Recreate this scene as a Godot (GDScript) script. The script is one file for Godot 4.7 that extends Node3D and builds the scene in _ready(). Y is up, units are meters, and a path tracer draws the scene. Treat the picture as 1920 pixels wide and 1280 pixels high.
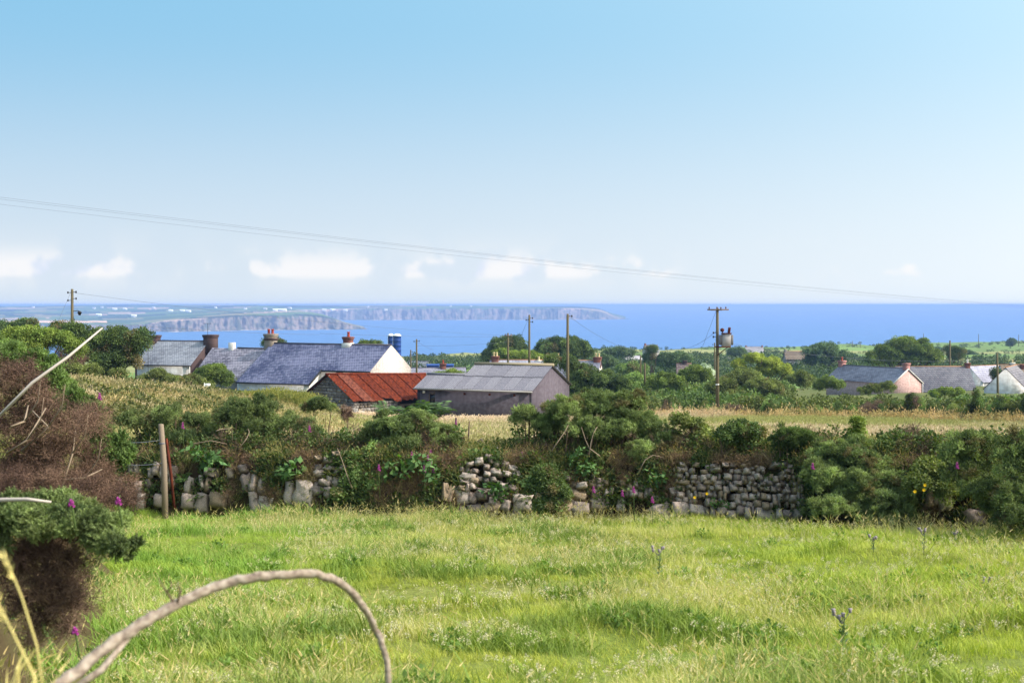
extends Node3D
# A look over a sloping Cornish field, its stone hedge, a farmstead and the bay beyond. Units are metres; y = 0 is the sea, the eye is 85 m above it.

const EYE := 85.0
const FOC := 2667.0            # focal length of a 50 mm lens in units of the photograph's pixels
const LEVEL := deg_to_rad(1.482)  # the camera looks this far below level
var M := {}
var rng := RandomNumberGenerator.new()
var fbm := FastNoiseLite.new()
var fine := FastNoiseLite.new()
var ridged := FastNoiseLite.new()
var taken := {}

# ---------------------------------------------------------------- helpers
func at(x: float, y: float, d: float) -> Vector3:          # the point d metres ahead in the direction of a spot of the photograph
	var rx := (x - 960.0) / FOC
	var ry := (640.0 - y) / FOC
	var f := cos(LEVEL) + ry * sin(LEVEL)
	return Vector3(rx / f * d, EYE + (ry * cos(LEVEL) - sin(LEVEL)) / f * d, -d)

func on_ground(x: float, d: float) -> Vector3:
	var p := at(x, 640, d)
	p.y = height(p.x, p.z)
	return p

func numbered(called: String) -> String:
	if not taken.has(called):
		taken[called] = 0
		return called
	taken[called] += 1
	return "%s_%03d" % [called, taken[called]]

func tag(o: Node, label: String, category: String, group := "") -> Node:
	o.set_meta("label", label)
	o.set_meta("category", category)
	if group:
		o.set_meta("group", group)
	return o

func thing(called: String, label: String, category: String, where := Vector3.ZERO, turn := 0.0, group := "") -> Node3D:
	var o := Node3D.new()
	o.name = numbered(called)
	add_child(o)
	o.position = where
	o.rotation.y = turn
	tag(o, label, category, group)
	return o

func obj(called: String, mesh: Mesh, mat: Material, parent: Node3D = self) -> MeshInstance3D:
	var o := MeshInstance3D.new()
	o.name = numbered(called) if parent == self else called
	o.mesh = mesh
	o.material_override = mat
	parent.add_child(o, true)
	return o

func struct(called: String, mesh: Mesh, mat: Material) -> MeshInstance3D:
	var o := obj(called, mesh, mat)
	o.set_meta("kind", "structure")
	return o

func copies(called: String, mesh: Mesh, mat: Material, places: Array, tints: PackedColorArray, parent: Node3D = self) -> MultiMeshInstance3D:
	var mm := MultiMesh.new()
	mm.transform_format = MultiMesh.TRANSFORM_3D
	mm.use_colors = true
	mm.mesh = mesh
	mm.instance_count = places.size()
	for i in places.size():
		mm.set_instance_transform(i, places[i])
		mm.set_instance_color(i, tints[i])
	var o := MultiMeshInstance3D.new()
	o.name = numbered(called) if parent == self else called
	o.multimesh = mm
	o.material_override = mat
	o.set_meta("kind", "stuff")
	parent.add_child(o, true)
	return o

func begin() -> SurfaceTool:
	var st := SurfaceTool.new()
	st.begin(Mesh.PRIMITIVE_TRIANGLES)
	return st

func done(st: SurfaceTool, smooth := false) -> ArrayMesh:
	if smooth:
		st.index()
	st.generate_normals()
	return st.commit()

func tri(st: SurfaceTool, a: Vector3, b: Vector3, c: Vector3, col := Color.WHITE) -> void:
	st.set_color(col); st.add_vertex(a)
	st.set_color(col); st.add_vertex(b)
	st.set_color(col); st.add_vertex(c)

func quad(st: SurfaceTool, a: Vector3, b: Vector3, c: Vector3, d: Vector3, col := Color.WHITE) -> void:   # clockwise from the front
	tri(st, a, b, c, col)
	tri(st, a, c, d, col)

func box(st: SurfaceTool, lo: Vector3, hi: Vector3, col := Color.WHITE, t := Transform3D()) -> void:
	var v := []
	for i in 8:
		v.append(t * Vector3(hi.x if i & 1 else lo.x, hi.y if i & 2 else lo.y, hi.z if i & 4 else lo.z))
	quad(st, v[4], v[6], v[7], v[5], col)
	quad(st, v[1], v[3], v[2], v[0], col)
	quad(st, v[0], v[2], v[6], v[4], col)
	quad(st, v[5], v[7], v[3], v[1], col)
	quad(st, v[6], v[2], v[3], v[7], col)
	quad(st, v[0], v[4], v[5], v[1], col)

func tube(st: SurfaceTool, pts: Array, radii: Array, sides := 6, col := Color.WHITE) -> void:
	var rings := []
	for i in pts.size():
		var dir: Vector3 = (pts[mini(i + 1, pts.size() - 1)] - pts[maxi(i - 1, 0)]).normalized()
		var a := dir.cross(Vector3.UP if absf(dir.y) < 0.9 else Vector3.RIGHT).normalized()
		var b := dir.cross(a)
		var ring := []
		for k in sides:
			ring.append(pts[i] + (a * cos(TAU * k / sides) + b * sin(TAU * k / sides)) * radii[i])
		rings.append(ring)
	for i in pts.size() - 1:
		for k in sides:
			var n := (k + 1) % sides
			quad(st, rings[i][k], rings[i][n], rings[i + 1][n], rings[i + 1][k], col)
	for k in range(1, sides - 1):
		tri(st, rings[0][0], rings[0][k + 1], rings[0][k], col)
		tri(st, rings[-1][0], rings[-1][k], rings[-1][k + 1], col)

func lathe(st: SurfaceTool, profile: Array, sides := 16, t := Transform3D(), col := Color.WHITE) -> void:   # profile of (radius, height), upwards
	for i in profile.size() - 1:
		for k in sides:
			var a := TAU * k / sides
			var b := TAU * (k + 1) / sides
			var p: Vector2 = profile[i]
			var q: Vector2 = profile[i + 1]
			quad(st, t * Vector3(cos(a) * p.x, p.y, sin(a) * p.x), t * Vector3(cos(a) * q.x, q.y, sin(a) * q.x), t * Vector3(cos(b) * q.x, q.y, sin(b) * q.x), t * Vector3(cos(b) * p.x, p.y, sin(b) * p.x), col)

func lin(r: float, g: float, b: float) -> Color:            # a linear base colour, for albedo_color
	return Color(r, g, b).linear_to_srgb()

func mat(called: String, c: Color, rough := 0.9, spec := 0.3, tinted := false) -> StandardMaterial3D:
	var m := StandardMaterial3D.new()
	m.resource_name = called
	m.albedo_color = c
	m.roughness = rough
	m.metallic_specular = spec
	m.vertex_color_use_as_albedo = tinted
	M[called] = m
	return m

func noise_tex(freq: float, lo: Color, hi: Color, seed_ := 1, octaves := 4, mid := Color(0, 0, 0, 0)) -> NoiseTexture2D:
	var n := FastNoiseLite.new()
	n.noise_type = FastNoiseLite.TYPE_SIMPLEX_SMOOTH
	n.seed = seed_
	n.frequency = freq
	n.fractal_octaves = octaves
	var t := NoiseTexture2D.new()
	t.width = 512; t.height = 512
	t.seamless = true
	t.noise = n
	var g := Gradient.new()
	g.set_color(0, lo); g.set_color(1, hi)
	if mid.a > 0:
		g.add_point(0.5, mid)
	t.color_ramp = g
	return t

func wear(m: StandardMaterial3D, t: Texture2D, scale_: float) -> void:
	m.albedo_texture = t
	m.uv1_triplanar = true
	m.uv1_world_triplanar = true
	m.uv1_scale = Vector3.ONE * scale_

func relief(m: StandardMaterial3D, freq: float, cm: float, seed_ := 5) -> void:
	m.heightmap_enabled = true
	m.heightmap_scale = cm
	m.heightmap_texture = noise_tex(freq, Color.BLACK, Color.WHITE, seed_)

func along(xs: Array, ys: Array, x: float) -> float:        # piecewise linear with rounded steps
	if x <= xs[0]: return ys[0]
	for i in range(1, xs.size()):
		if x <= xs[i]:
			return lerpf(ys[i - 1], ys[i], (x - xs[i - 1]) / (xs[i] - xs[i - 1]))
	return ys[-1]

# ---------------------------------------------------------------- the lie of the land
const FALL_D := [0.0, 28.0, 45.0, 60.0, 85.0, 110.0, 160.0, 220.0, 300.0, 400.0, 550.0, 700.0, 900.0, 1100.0, 1250.0]
const FALL_H := [1.2, 3.05, 4.55, 5.7, 7.5, 8.95, 10.8, 14.0, 17.0, 19.4, 21.6, 24.2, 28.2, 30.5, 32.2]

func wall_z(x: float) -> float:                             # the foot of the stone hedge
	return -(27.2 - 0.16 * x - 0.2 * maxf(x - 2.0, 0.0) + 0.35 * sin(x * 0.55))

func side_x(z: float) -> float:                             # the foot of the hedge bank along the left of the field
	return -0.35 + 0.262 * z

func brow(x: float, d: float) -> float:
	var a := 960.0 + x / maxf(d, 1.0) * FOC
	return along([-200.0, 780.0, 900.0, 1300.0, 1600.0, 1920.0, 2600.0], [560.0, 600.0, 690.0, 880.0, 1050.0, 1230.0, 1300.0], a)

func height(x: float, z: float) -> float:
	var d := -z
	var low := 1.88 + 0.0845 * d + 0.2 * fbm.get_noise_2d(x * 8.0, z * 9.0) - 0.09 * maxf(fine.get_noise_2d(x * 22.0, z * 22.0), 0.0)
	var up := along(FALL_D, FALL_H, d)
	if d < 0:
		up = 1.0 + d * 0.05
	var raise := clampf(-(x + 7.0) * 0.17, 0.0, 2.3) * smoothstep(28.0, 50.0, d) * lerpf(1.0, 0.4, smoothstep(86.0, 110.0, d)) * (1.0 - smoothstep(250.0, 400.0, d))
	up -= raise
	up += fbm.get_noise_2d(x * 0.5, z * 0.5) * clampf(d * 0.006, 0.0, 2.5)
	var h := lerpf(low, up, smoothstep(-0.2, 0.9, d + wall_z(x) - 0.3))
	if d < 27.6:
		var s := side_x(z) - x                            # beyond the left bank the ground is higher
		h = lerpf(h, minf(h, 1.5 + 0.055 * maxf(d, 0.0)), smoothstep(0.3, 1.6, s))
	var b := brow(x, d)
	if d > b:
		h += pow((d - b) / 120.0, 2.0) * 6.0
	return maxf(EYE - h, -8.0)

func make_ground() -> void:
	var ds: Array[float] = []
	var d := -60.0
	while d < 1700.0:
		ds.append(d)
		d += 6.0 if d < -6.0 else 1.0 if d < 18.0 else 0.35 if d < 34.0 else 1.2 if d < 70.0 else d * 0.025
	var cols := 190
	var st := begin()
	var grid := []
	for dd in ds:
		var row := []
		var w := 30.0 + maxf(dd, 0.0) * 0.9
		for k in cols + 1:
			var u := 2.0 * k / cols - 1.0
			var x := u * w * lerpf(0.55, 1.0, u * u)
			row.append(Vector3(x, height(x, -dd), -dd))
		grid.append(row)
	for i in ds.size():
		for k in cols + 1:
			var p: Vector3 = grid[i][k]
			st.set_color(ground_colour(p))
			st.add_vertex(p)
	for i in ds.size() - 1:
		for k in cols:
			var a := i * (cols + 1) + k
			for n in [a, a + cols + 1, a + 1, a + 1, a + cols + 1, a + cols + 2]:
				st.add_index(n)
	st.generate_normals()
	struct("ground", st.commit(), M.ground)

func field_of(x: float, z: float) -> Vector2:               # which of the far fields a spot lies in
	return Vector2(floorf((x + 0.25 * z) / 95.0 + 0.6 * sin(z * 0.006)), floorf((z - 0.2 * x) / 120.0))

func ground_colour(p: Vector3) -> Color:
	var d := -p.z
	var n := fbm.get_noise_2d(p.x * 4.0, p.z * 4.0)
	if d < -wall_z(p.x) + 0.4:
		return Color(0.15, 0.22, 0.04).lerp(Color(0.25, 0.27, 0.075), clampf(0.5 + n, 0, 1))
	if d < 125.0:
		return Color(0.36, 0.3, 0.16).lerp(Color(0.24, 0.26, 0.08), clampf(0.35 + n * 1.2, 0, 1))
	if d < 300.0:
		return Color(0.1, 0.14, 0.04).lerp(Color(0.2, 0.2, 0.08), clampf(0.4 + n, 0, 1))
	var f := field_of(p.x, p.z)
	var k := fposmod(sin(f.x * 12.9898 + f.y * 78.233) * 43758.5453, 1.0)
	var c := Color(0.19, 0.3, 0.09)
	if k > 0.75: c = Color(0.36, 0.38, 0.16)
	elif k > 0.45: c = Color(0.24, 0.38, 0.11)
	elif k > 0.3: c = Color(0.13, 0.19, 0.06)
	if d > brow(p.x, d) + 30.0:
		c = Color(0.09, 0.1, 0.05)
	return c.lerp(Color(0.16, 0.17, 0.08), clampf(0.15 + n * 0.6, 0, 1))

# ---------------------------------------------------------------- sky, sea and the far coast
const SUN_TO := Vector3(0.74, 0.68, 0.16)                   # towards the sun: high on the right

func make_sky() -> Sky:
	var w := 512
	var h := 512
	var img := Image.create(w + 8, h, false, Image.FORMAT_RGBF)
	var sun := SUN_TO.normalized()
	for j in h:
		var el := PI * (0.5 - (j + 0.5) / h)
		for i in w + 8:                                   # a few columns too many at each end, so that the ends meet
			var az := TAU * ((i - 3.5) / w)
			var v := Vector3(sin(az) * cos(el), sin(el), -cos(az) * cos(el))
			img.set_pixel(i, j, air(v, sun))
	img.resize(4160, 2048, Image.INTERPOLATE_CUBIC)
	img = img.get_region(Rect2i(32, 0, 4096, 2048))
	# a low band of small fair-weather clouds far out over the sea, all round
	var cl := FastNoiseLite.new()
	cl.seed = 995
	cl.noise_type = FastNoiseLite.TYPE_SIMPLEX_SMOOTH
	cl.frequency = 0.011
	cl.fractal_octaves = 5
	cl.fractal_gain = 0.55
	var patch := FastNoiseLite.new()
	patch.seed = 142
	patch.noise_type = FastNoiseLite.TYPE_SIMPLEX_SMOOTH
	patch.frequency = 0.006
	patch.fractal_octaves = 2
	for j in range(1024 - 60, 1024):
		var deg := (1024 - j - 0.5) / 2048.0 * 180.0
		for i in 4096:
			var env := smoothstep(0.9, 1.25, deg) * (1.0 - smoothstep(1.35, 2.5, deg))
			var thick := smoothstep(0.2, 0.95, deg) * (1.0 - smoothstep(1.3, 3.4, deg))
			var a := i * TAU / 4096.0
			var q := Vector3(cos(a) * 652.0, 0, sin(a) * 652.0)
			var big := patch.get_noise_3d(q.x * 1.35, 7.0, q.z * 1.35)
			var n := cl.get_noise_3d(q.x * 3.0, deg * 42.0, q.z * 3.0)
			var body := smoothstep(0.02, 0.27, n * 1.1 + big * 0.95 + env * 0.5 - 0.44)
			var veil := smoothstep(-0.3, 0.5, big + n * 0.5) * thick * 0.22
			var c := img.get_pixel(i, j)
			var lit := Color(0.76, 0.74, 0.73).lerp(Color(0.56, 0.61, 0.72), smoothstep(0.1, -0.3, n) )
			img.set_pixel(i, j, c.lerp(lit, clampf(body * (0.62 * env) + veil, 0, 0.75)))
	var m := PanoramaSkyMaterial.new()
	m.panorama = ImageTexture.create_from_image(img)
	var sky := Sky.new()
	sky.sky_material = m
	return sky

func air(v: Vector3, sun: Vector3) -> Color:
	var y := maxf(v.y, 0.0)
	var c := Color(0.165, 0.46, 0.80)                        # overhead
	c = Color(0.64, 0.775, 0.895).lerp(Color(0.235, 0.55, 0.835), smoothstep(0.0, 0.21, y)) if y < 0.21 else Color(0.235, 0.55, 0.835).lerp(c, smoothstep(0.21, 0.9, y))
	var s := clampf(v.dot(sun), -1, 1)
	var glow := 3.4 * pow(0.5 + 0.5 * s, 5.0) + 0.6 * pow(maxf(s, 0.0), 40.0)
	return Color(c.r * 1.02 + glow * 0.95, c.g * 0.955 + glow * 0.85, c.b * 0.92 + glow * 0.62) * 0.79

func make_sea() -> void:
	var st := begin()
	var r := [0.0, 900.0, 2500.0, 5000.0, 9000.0, 16000.0, 30000.0, 62000.0]
	for i in r.size() - 1:
		for k in 72:
			var a := TAU * k / 72
			var b := TAU * (k + 1) / 72
			quad(st, Vector3(cos(a) * r[i], 0, sin(a) * r[i]), Vector3(cos(a) * r[i + 1], 0, sin(a) * r[i + 1]), Vector3(cos(b) * r[i + 1], 0, sin(b) * r[i + 1]), Vector3(cos(b) * r[i], 0, sin(b) * r[i]))
	struct("sea", done(st), M.sea)

func coast(x: float, far: bool) -> Array:                   # waterline distance, cliff top, skyline height, depth of the land, for a bearing
	if far:
		var w := along([400.0, 900.0, 1100.0, 1150.0, 1180.0], [7700.0, 7900.0, 8000.0, 8150.0, 8300.0], x)
		var c := along([400.0, 620.0, 700.0, 800.0, 1060.0, 1100.0, 1130.0, 1150.0, 1180.0], [50.0, 54.0, 62.0, 66.0, 64.0, 58.0, 44.0, 14.0, -6.0], x)
		var s := along([400.0, 700.0, 900.0, 1080.0, 1120.0, 1150.0, 1180.0], [82.0, 81.0, 78.0, 71.0, 60.0, 24.0, -6.0], x)
		return [w, c, s, 1900.0]
	var w2 := along([-900.0, 0.0, 250.0, 330.0, 470.0, 640.0, 690.0], [4300.0, 4500.0, 4450.0, 4420.0, 4720.0, 4800.0, 4850.0], x)
	var c2 := along([-900.0, 250.0, 330.0, 450.0, 560.0, 610.0, 640.0, 665.0, 690.0], [18.0, 20.0, 34.0, 47.0, 47.0, 41.0, 29.0, 12.0, -6.0], x)
	var s2 := along([-900.0, 0.0, 120.0, 300.0, 480.0, 600.0, 690.0], [77.0, 76.0, 80.0, 83.0, 82.0, 46.0, -4.0], x)
	return [w2, c2, s2, lerpf(9700.0 - w2, 500.0, smoothstep(420.0, 650.0, x))]

func coast_at(x: float, r: float, far: bool) -> Array:      # a point of the far land, and how far up the cliff it lies
	var q := coast(x, far)
	var metres: float = r * q[3]
	var gully := ridged.get_noise_2d(x * 1.3, metres * 0.35) + 0.6 * fine.get_noise_1d(x * 0.4)
	var w: float = q[0] + 90.0 * fine.get_noise_1d(x * 0.5) + 45.0 * ridged.get_noise_1d(x * 1.1)
	var p := at(x, 640, w + metres)
	var rise := smoothstep(0.0, 260.0, metres + 60.0 * gully * smoothstep(0.0, 60.0, metres))
	p.y = lerpf(0.0, q[1], rise) + (q[2] - q[1]) * smoothstep(0.02, 1.0, r)
	if r < 0: p.y = -6.0
	elif r > 1.1: p.y -= 25.0
	else:
		p.y += fbm.get_noise_2d(p.x * 0.03, p.z * 0.03) * 6.0 * smoothstep(0.1, 0.6, r) * smoothstep(-6.0, 40.0, q[2])
		p.y += rise * (1.0 - rise) * 44.0 * fine.get_noise_2d(x * 2.2, metres * 0.45)
	return [p, rise, gully, metres]

func make_headland() -> void:
	for far in [false, true]:
		var st := begin()
		var rows := [-0.02]
		var deep := 1900.0 if far else 5000.0
		for i in 14: rows.append(i * 24.0 / deep)
		for i in 22: rows.append(lerpf(340.0 / deep, 1.04, pow((i + 1) / 22.0, 1.2)))
		rows.append(1.2)
		var cols := 560
		for k in cols + 1:
			var x := lerpf(400.0, 1180.0, float(k) / cols) if far else lerpf(-500.0, 690.0, float(k) / cols)
			for r in rows:
				var q := coast_at(x, r, far)
				st.set_color(coast_colour(q[0], q[1], r, x, q[2], q[3]))
				st.add_vertex(q[0])
		var n := rows.size()
		for k in cols:
			for r in n - 1:
				var a := k * n + r
				for i in [a, a + 1, a + n, a + n, a + 1, a + n + 1]:
					st.add_index(i)
		st.generate_normals()
		struct("far_headland" if far else "headland", st.commit(), M.headland)

func coast_colour(p: Vector3, rise: float, r: float, x: float, gully: float, metres: float) -> Color:
	if rise < 0.96:
		var rock := Color(0.2, 0.16, 0.14).lerp(Color(0.06, 0.07, 0.05), clampf(0.5 + 1.5 * fine.get_noise_2d(x * 2.4, metres * 0.5) + 0.9 * fbm.get_noise_1d(x * 0.7), 0, 1))
		return Color(0.42, 0.38, 0.34) if metres < 12.0 and fine.get_noise_1d(x * 1.4) > 0.0 else rock
	var f := Vector2(floorf((p.x + 0.3 * p.z) / 170.0 + 0.7 * sin(p.z * 0.003)), floorf((p.z - 0.15 * p.x) / 330.0))
	var k := fposmod(sin(f.x * 41.3 + f.y * 17.77) * 9758.5, 1.0)
	var c := Color(0.06, 0.1, 0.035)
	if k > 0.9: c = Color(0.4, 0.29, 0.22)
	elif k > 0.75: c = Color(0.2, 0.18, 0.08)
	elif k > 0.45: c = Color(0.1, 0.15, 0.05)
	elif k > 0.2: c = Color(0.025, 0.04, 0.02)
	if x < 200.0 and r > 0.1 and r < 0.16:
		c = Color(0.62, 0.42, 0.3)
	return c

# ---------------------------------------------------------------- materials
func make_materials() -> void:
	mat("ground", Color.WHITE, 0.95, 0.15, true)
	wear(M.ground, noise_tex(0.03, Color(0.66, 0.66, 0.66), Color(1, 1, 1), 3, 5), 0.6)
	mat("headland", Color.WHITE, 0.95, 0.1, true)
	mat("sea", lin(0.07, 0.175, 0.385), 0.42, 0.22)
	var sea: StandardMaterial3D = M.sea
	wear(sea, noise_tex(0.02, Color(0.74, 0.79, 0.84), Color(1, 1, 1), 21, 5), 0.0021)

# ---------------------------------------------------------------- buildings
func slope(st: SurfaceTool, a: Vector3, b: Vector3, c: Vector3, d: Vector3, rows: int, each: float, dark: Color, pale: Color, patchy := 0.5) -> void:
	# slates laid in lapped courses between the ridge a-b and the eaves d-c, seen from outside
	var n := (b - a).cross(d - a).normalized() * -1.0
	if n.y < 0: n = -n
	quad(st, a, b, c, d, dark)
	for r in rows:
		var v0 := float(r) / rows
		var v1 := float(r + 1) / rows
		var l0 := a.lerp(d, v0); var r0 := b.lerp(c, v0)
		var l1 := a.lerp(d, v1); var r1 := b.lerp(c, v1)
		var count := maxi(2, int(l1.distance_to(r1) / each))
		for k in count:
			var off := 0.5 if r % 2 else 0.0
			var u0 := clampf((k - off) / count, 0, 1)
			var u1 := clampf((k + 1 - off) / count, 0, 1)
			if k == count - 1: u1 = 1.0
			var lift := 0.016 + rng.randf() * 0.012
			var p0 := l0.lerp(r0, u0) + n * 0.006
			var p1 := l0.lerp(r0, u1) + n * 0.006
			var p2 := l1.lerp(r1, u1) + n * lift
			var p3 := l1.lerp(r1, u0) + n * lift
			var t := clampf(0.45 + patchy * (fbm.get_noise_3d(p0.x * 5.0, p0.y * 9.0, p0.z * 5.0) * 1.6 + rng.randf_range(-0.5, 0.5)), 0, 1)
			var col := dark.lerp(pale, t)
			quad(st, p0, p1, p2, p3, col)
			quad(st, p3, p2, p2 - n * 0.03, p3 - n * 0.03, col)

func ridge_line(o: Node3D, a: Vector3, b: Vector3, m: Material, r := 0.09) -> void:
	var st := begin()
	tube(st, [a, a.lerp(b, 0.5) + Vector3(0, -0.02, 0), b], [r, r, r], 6)
	obj("ridge_tiles", done(st), m, o)

func chimney(o: Node3D, p: Vector3, w: float, dp: float, h: float, m: Material, pots: Array, potm: Material, bands := true) -> void:
	var st := begin()
	box(st, p + Vector3(-w / 2, -0.9, -dp / 2), p + Vector3(w / 2, h, dp / 2))
	if bands:
		box(st, p + Vector3(-w / 2 - 0.06, h - 0.34, -dp / 2 - 0.06), p + Vector3(w / 2 + 0.06, h - 0.2, dp / 2 + 0.06))
		box(st, p + Vector3(-w / 2 - 0.1, h - 0.18, -dp / 2 - 0.1), p + Vector3(w / 2 + 0.1, h - 0.02, dp / 2 + 0.1))
	var c := obj("chimney", done(st), m, o)
	for x in pots:
		var s2 := begin()
		lathe(s2, [Vector2(0.0, h - 0.05), Vector2(0.17, h - 0.04), Vector2(0.15, h + 0.1), Vector2(0.13, h + 0.42), Vector2(0.17, h + 0.45), Vector2(0.17, h + 0.53), Vector2(0.1, h + 0.53), Vector2(0.08, h + 0.2), Vector2(0, h + 0.2)], 10, Transform3D(Basis(), p + Vector3(x, 0, 0)))
		obj("chimney_pot", done(s2), potm, c)

func gable_wall(st: SurfaceTool, x: float, hw: float, base: float, eave: float, ridge: float, t := 0.3, col := Color.WHITE) -> void:   # a gable across z, its outer face at x, t thick towards -x (or +x if t < 0)
	var a := [Vector2(-hw, base), Vector2(hw, base), Vector2(hw, eave), Vector2(0, ridge), Vector2(-hw, eave)]
	for s in 2:
		var xx := x if s == 0 else x - t
		for k in range(1, 4):
			var p0 := Vector3(xx, a[0].y, a[0].x)
			var p1 := Vector3(xx, a[k].y, a[k].x)
			var p2 := Vector3(xx, a[k + 1].y, a[k + 1].x)
			if (s == 0) == (t > 0): tri(st, p0, p1, p2, col)
			else: tri(st, p0, p2, p1, col)
	for k in 5:
		var p: Vector2 = a[k]
		var q: Vector2 = a[(k + 1) % 5]
		if t > 0: quad(st, Vector3(x, p.y, p.x), Vector3(x - t, p.y, p.x), Vector3(x - t, q.y, q.x), Vector3(x, q.y, q.x), col)
		else: quad(st, Vector3(x, p.y, p.x), Vector3(x, q.y, q.x), Vector3(x - t, q.y, q.x), Vector3(x - t, p.y, p.x), col)

func window_in(o: Node3D, p: Vector3, w: float, h: float, facing: float, bars: int, frame_m: Material, glass_m: Material) -> void:   # a framed window whose middle is p, turned about y
	var t := Transform3D(Basis(Vector3.UP, facing), p)
	var st := begin()
	for s in [-1, 1]:
		box(st, Vector3(s * w / 2 - 0.04, -h / 2, -0.05), Vector3(s * w / 2 + 0.04, h / 2, 0.04), Color.WHITE, t)
		box(st, Vector3(-w / 2 + 0.04, s * h / 2 - 0.04, -0.05), Vector3(w / 2 - 0.04, s * h / 2 + 0.04, 0.037), Color.WHITE, t)
	for k in range(1, bars):
		var x := -w / 2 + w * k / bars
		box(st, Vector3(x - 0.02, -h / 2 + 0.04, -0.04), Vector3(x + 0.02, h / 2 - 0.04, 0.03), Color.WHITE, t)
	var f := obj("window", done(st), frame_m, o)
	var s2 := begin()
	box(s2, Vector3(-w / 2 + 0.03, -h / 2 + 0.03, -0.03), Vector3(w / 2 - 0.03, h / 2 - 0.03, 0.0), Color.WHITE, t)
	obj("pane", done(s2), glass_m, f)

# a plain gabled house: its ridge runs along local x from x0 to x1, and its front is towards local +z
func gabled(o: Node3D, x0: float, x1: float, hw: float, base: float, eave: float, ridge: float, wall_m: Material, roof_m: Material, dark: Color, pale: Color, ridge_m: Material, rows := 14, each := 0.32, verge := 0.12, end_m: Material = null) -> void:
	var st := begin()
	box(st, Vector3(x0 + 0.3, base, hw - 0.35), Vector3(x1 - 0.3, eave, hw))
	obj("wall", done(st), wall_m, o)
	st = begin()
	box(st, Vector3(x0 + 0.3, base, -hw), Vector3(x1 - 0.3, eave, -hw + 0.35))
	obj("wall", done(st), wall_m, o)
	var over := 0.22
	var k := (ridge - eave) / hw
	for s in [[x1, 0.3], [x0, -0.3]]:
		var g := begin()
		gable_wall(g, s[0], hw, base, eave - 0.02, ridge - 0.03, s[1])
		obj("gable_wall", done(g), end_m if end_m else wall_m, o)
	var rf := begin()
	var lx := x0 - verge
	var rx := x1 + verge
	var yo := 0.08
	slope(rf, Vector3(lx, ridge + yo, 0), Vector3(rx, ridge + yo, 0), Vector3(rx, eave - k * over + yo, hw + over), Vector3(lx, eave - k * over + yo, hw + over), rows, each, dark, pale)
	slope(rf, Vector3(rx, ridge + yo, 0), Vector3(lx, ridge + yo, 0), Vector3(lx, eave - k * over + yo, -hw - over), Vector3(rx, eave - k * over + yo, -hw - over), rows, each * 1.4, dark, pale)
	obj("roof", done(rf), roof_m, o)
	ridge_line(o, Vector3(lx, ridge + yo + 0.03, 0), Vector3(rx, ridge + yo + 0.03, 0), ridge_m)

func gutter(o: Node3D, a: Vector3, b: Vector3, m: Material) -> void:
	var st := begin()
	tube(st, [a, b], [0.075, 0.075], 6)
	obj("gutter", done(st), m, o)

func house_at(called: String, label: String, x: float, y: float, d: float, psi: float, ridge_h: float, group := "") -> Node3D:   # the right end of the ridge stands at a spot of the photograph; psi turns the ridge towards the viewer on the right
	var p := at(x, y, d)
	return thing(called, label, "house", p - Vector3(0, ridge_h, 0), -deg_to_rad(psi), group)

func stonework(st: SurfaceTool, o: Vector3, u: Vector3, v: Vector3, w: float, h: float, size: float, outline: Array, tones: Array) -> void:
	# rubble facing: uneven stones that stand a little proud of the plane through o; u along, v up, u x v outwards; outline keeps (x, y) inside a polygon
	var n := u.cross(v).normalized()
	var y := 0.0
	var poly := PackedVector2Array(outline)
	while y < h:
		var rh := size * rng.randf_range(0.6, 1.2)
		var x := rng.randf_range(-size, 0.0)
		while x < w:
			var rw := size * rng.randf_range(0.7, 1.9)
			var c := Vector2(x + rw / 2, y + rh / 2)
			if poly.is_empty() or Geometry2D.is_point_in_polygon(c, poly):
				var g := size * 0.07
				var pts := []
				for q in [[g, g], [rw - g, g], [rw - g, rh - g], [g, rh - g]]:
					pts.append(o + u * (x + q[0] + rng.randf_range(-g, g)) + v * (y + q[1] + rng.randf_range(-g, g)))
				var out := n * rng.randf_range(0.02, 0.07)
				var mid: Vector3 = (pts[0] + pts[1] + pts[2] + pts[3]) / 4.0
				var tops := []
				for q in pts:
					tops.append((q as Vector3).lerp(mid, 0.16) + out)
				var col: Color = tones[rng.randi() % tones.size()]
				col = col * rng.randf_range(0.75, 1.2)
				quad(st, tops[3], tops[2], tops[1], tops[0], col)
				for k in 4:
					var m := (k + 1) % 4
					quad(st, pts[m], pts[k], tops[k], tops[m], col)
			x += rw
		y += rh

const SLATE_D := Color(0.068, 0.078, 0.155)
const SLATE_P := Color(0.21, 0.215, 0.335)
const OLD_D := Color(0.11, 0.11, 0.145)
const OLD_P := Color(0.36, 0.35, 0.40)

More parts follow.
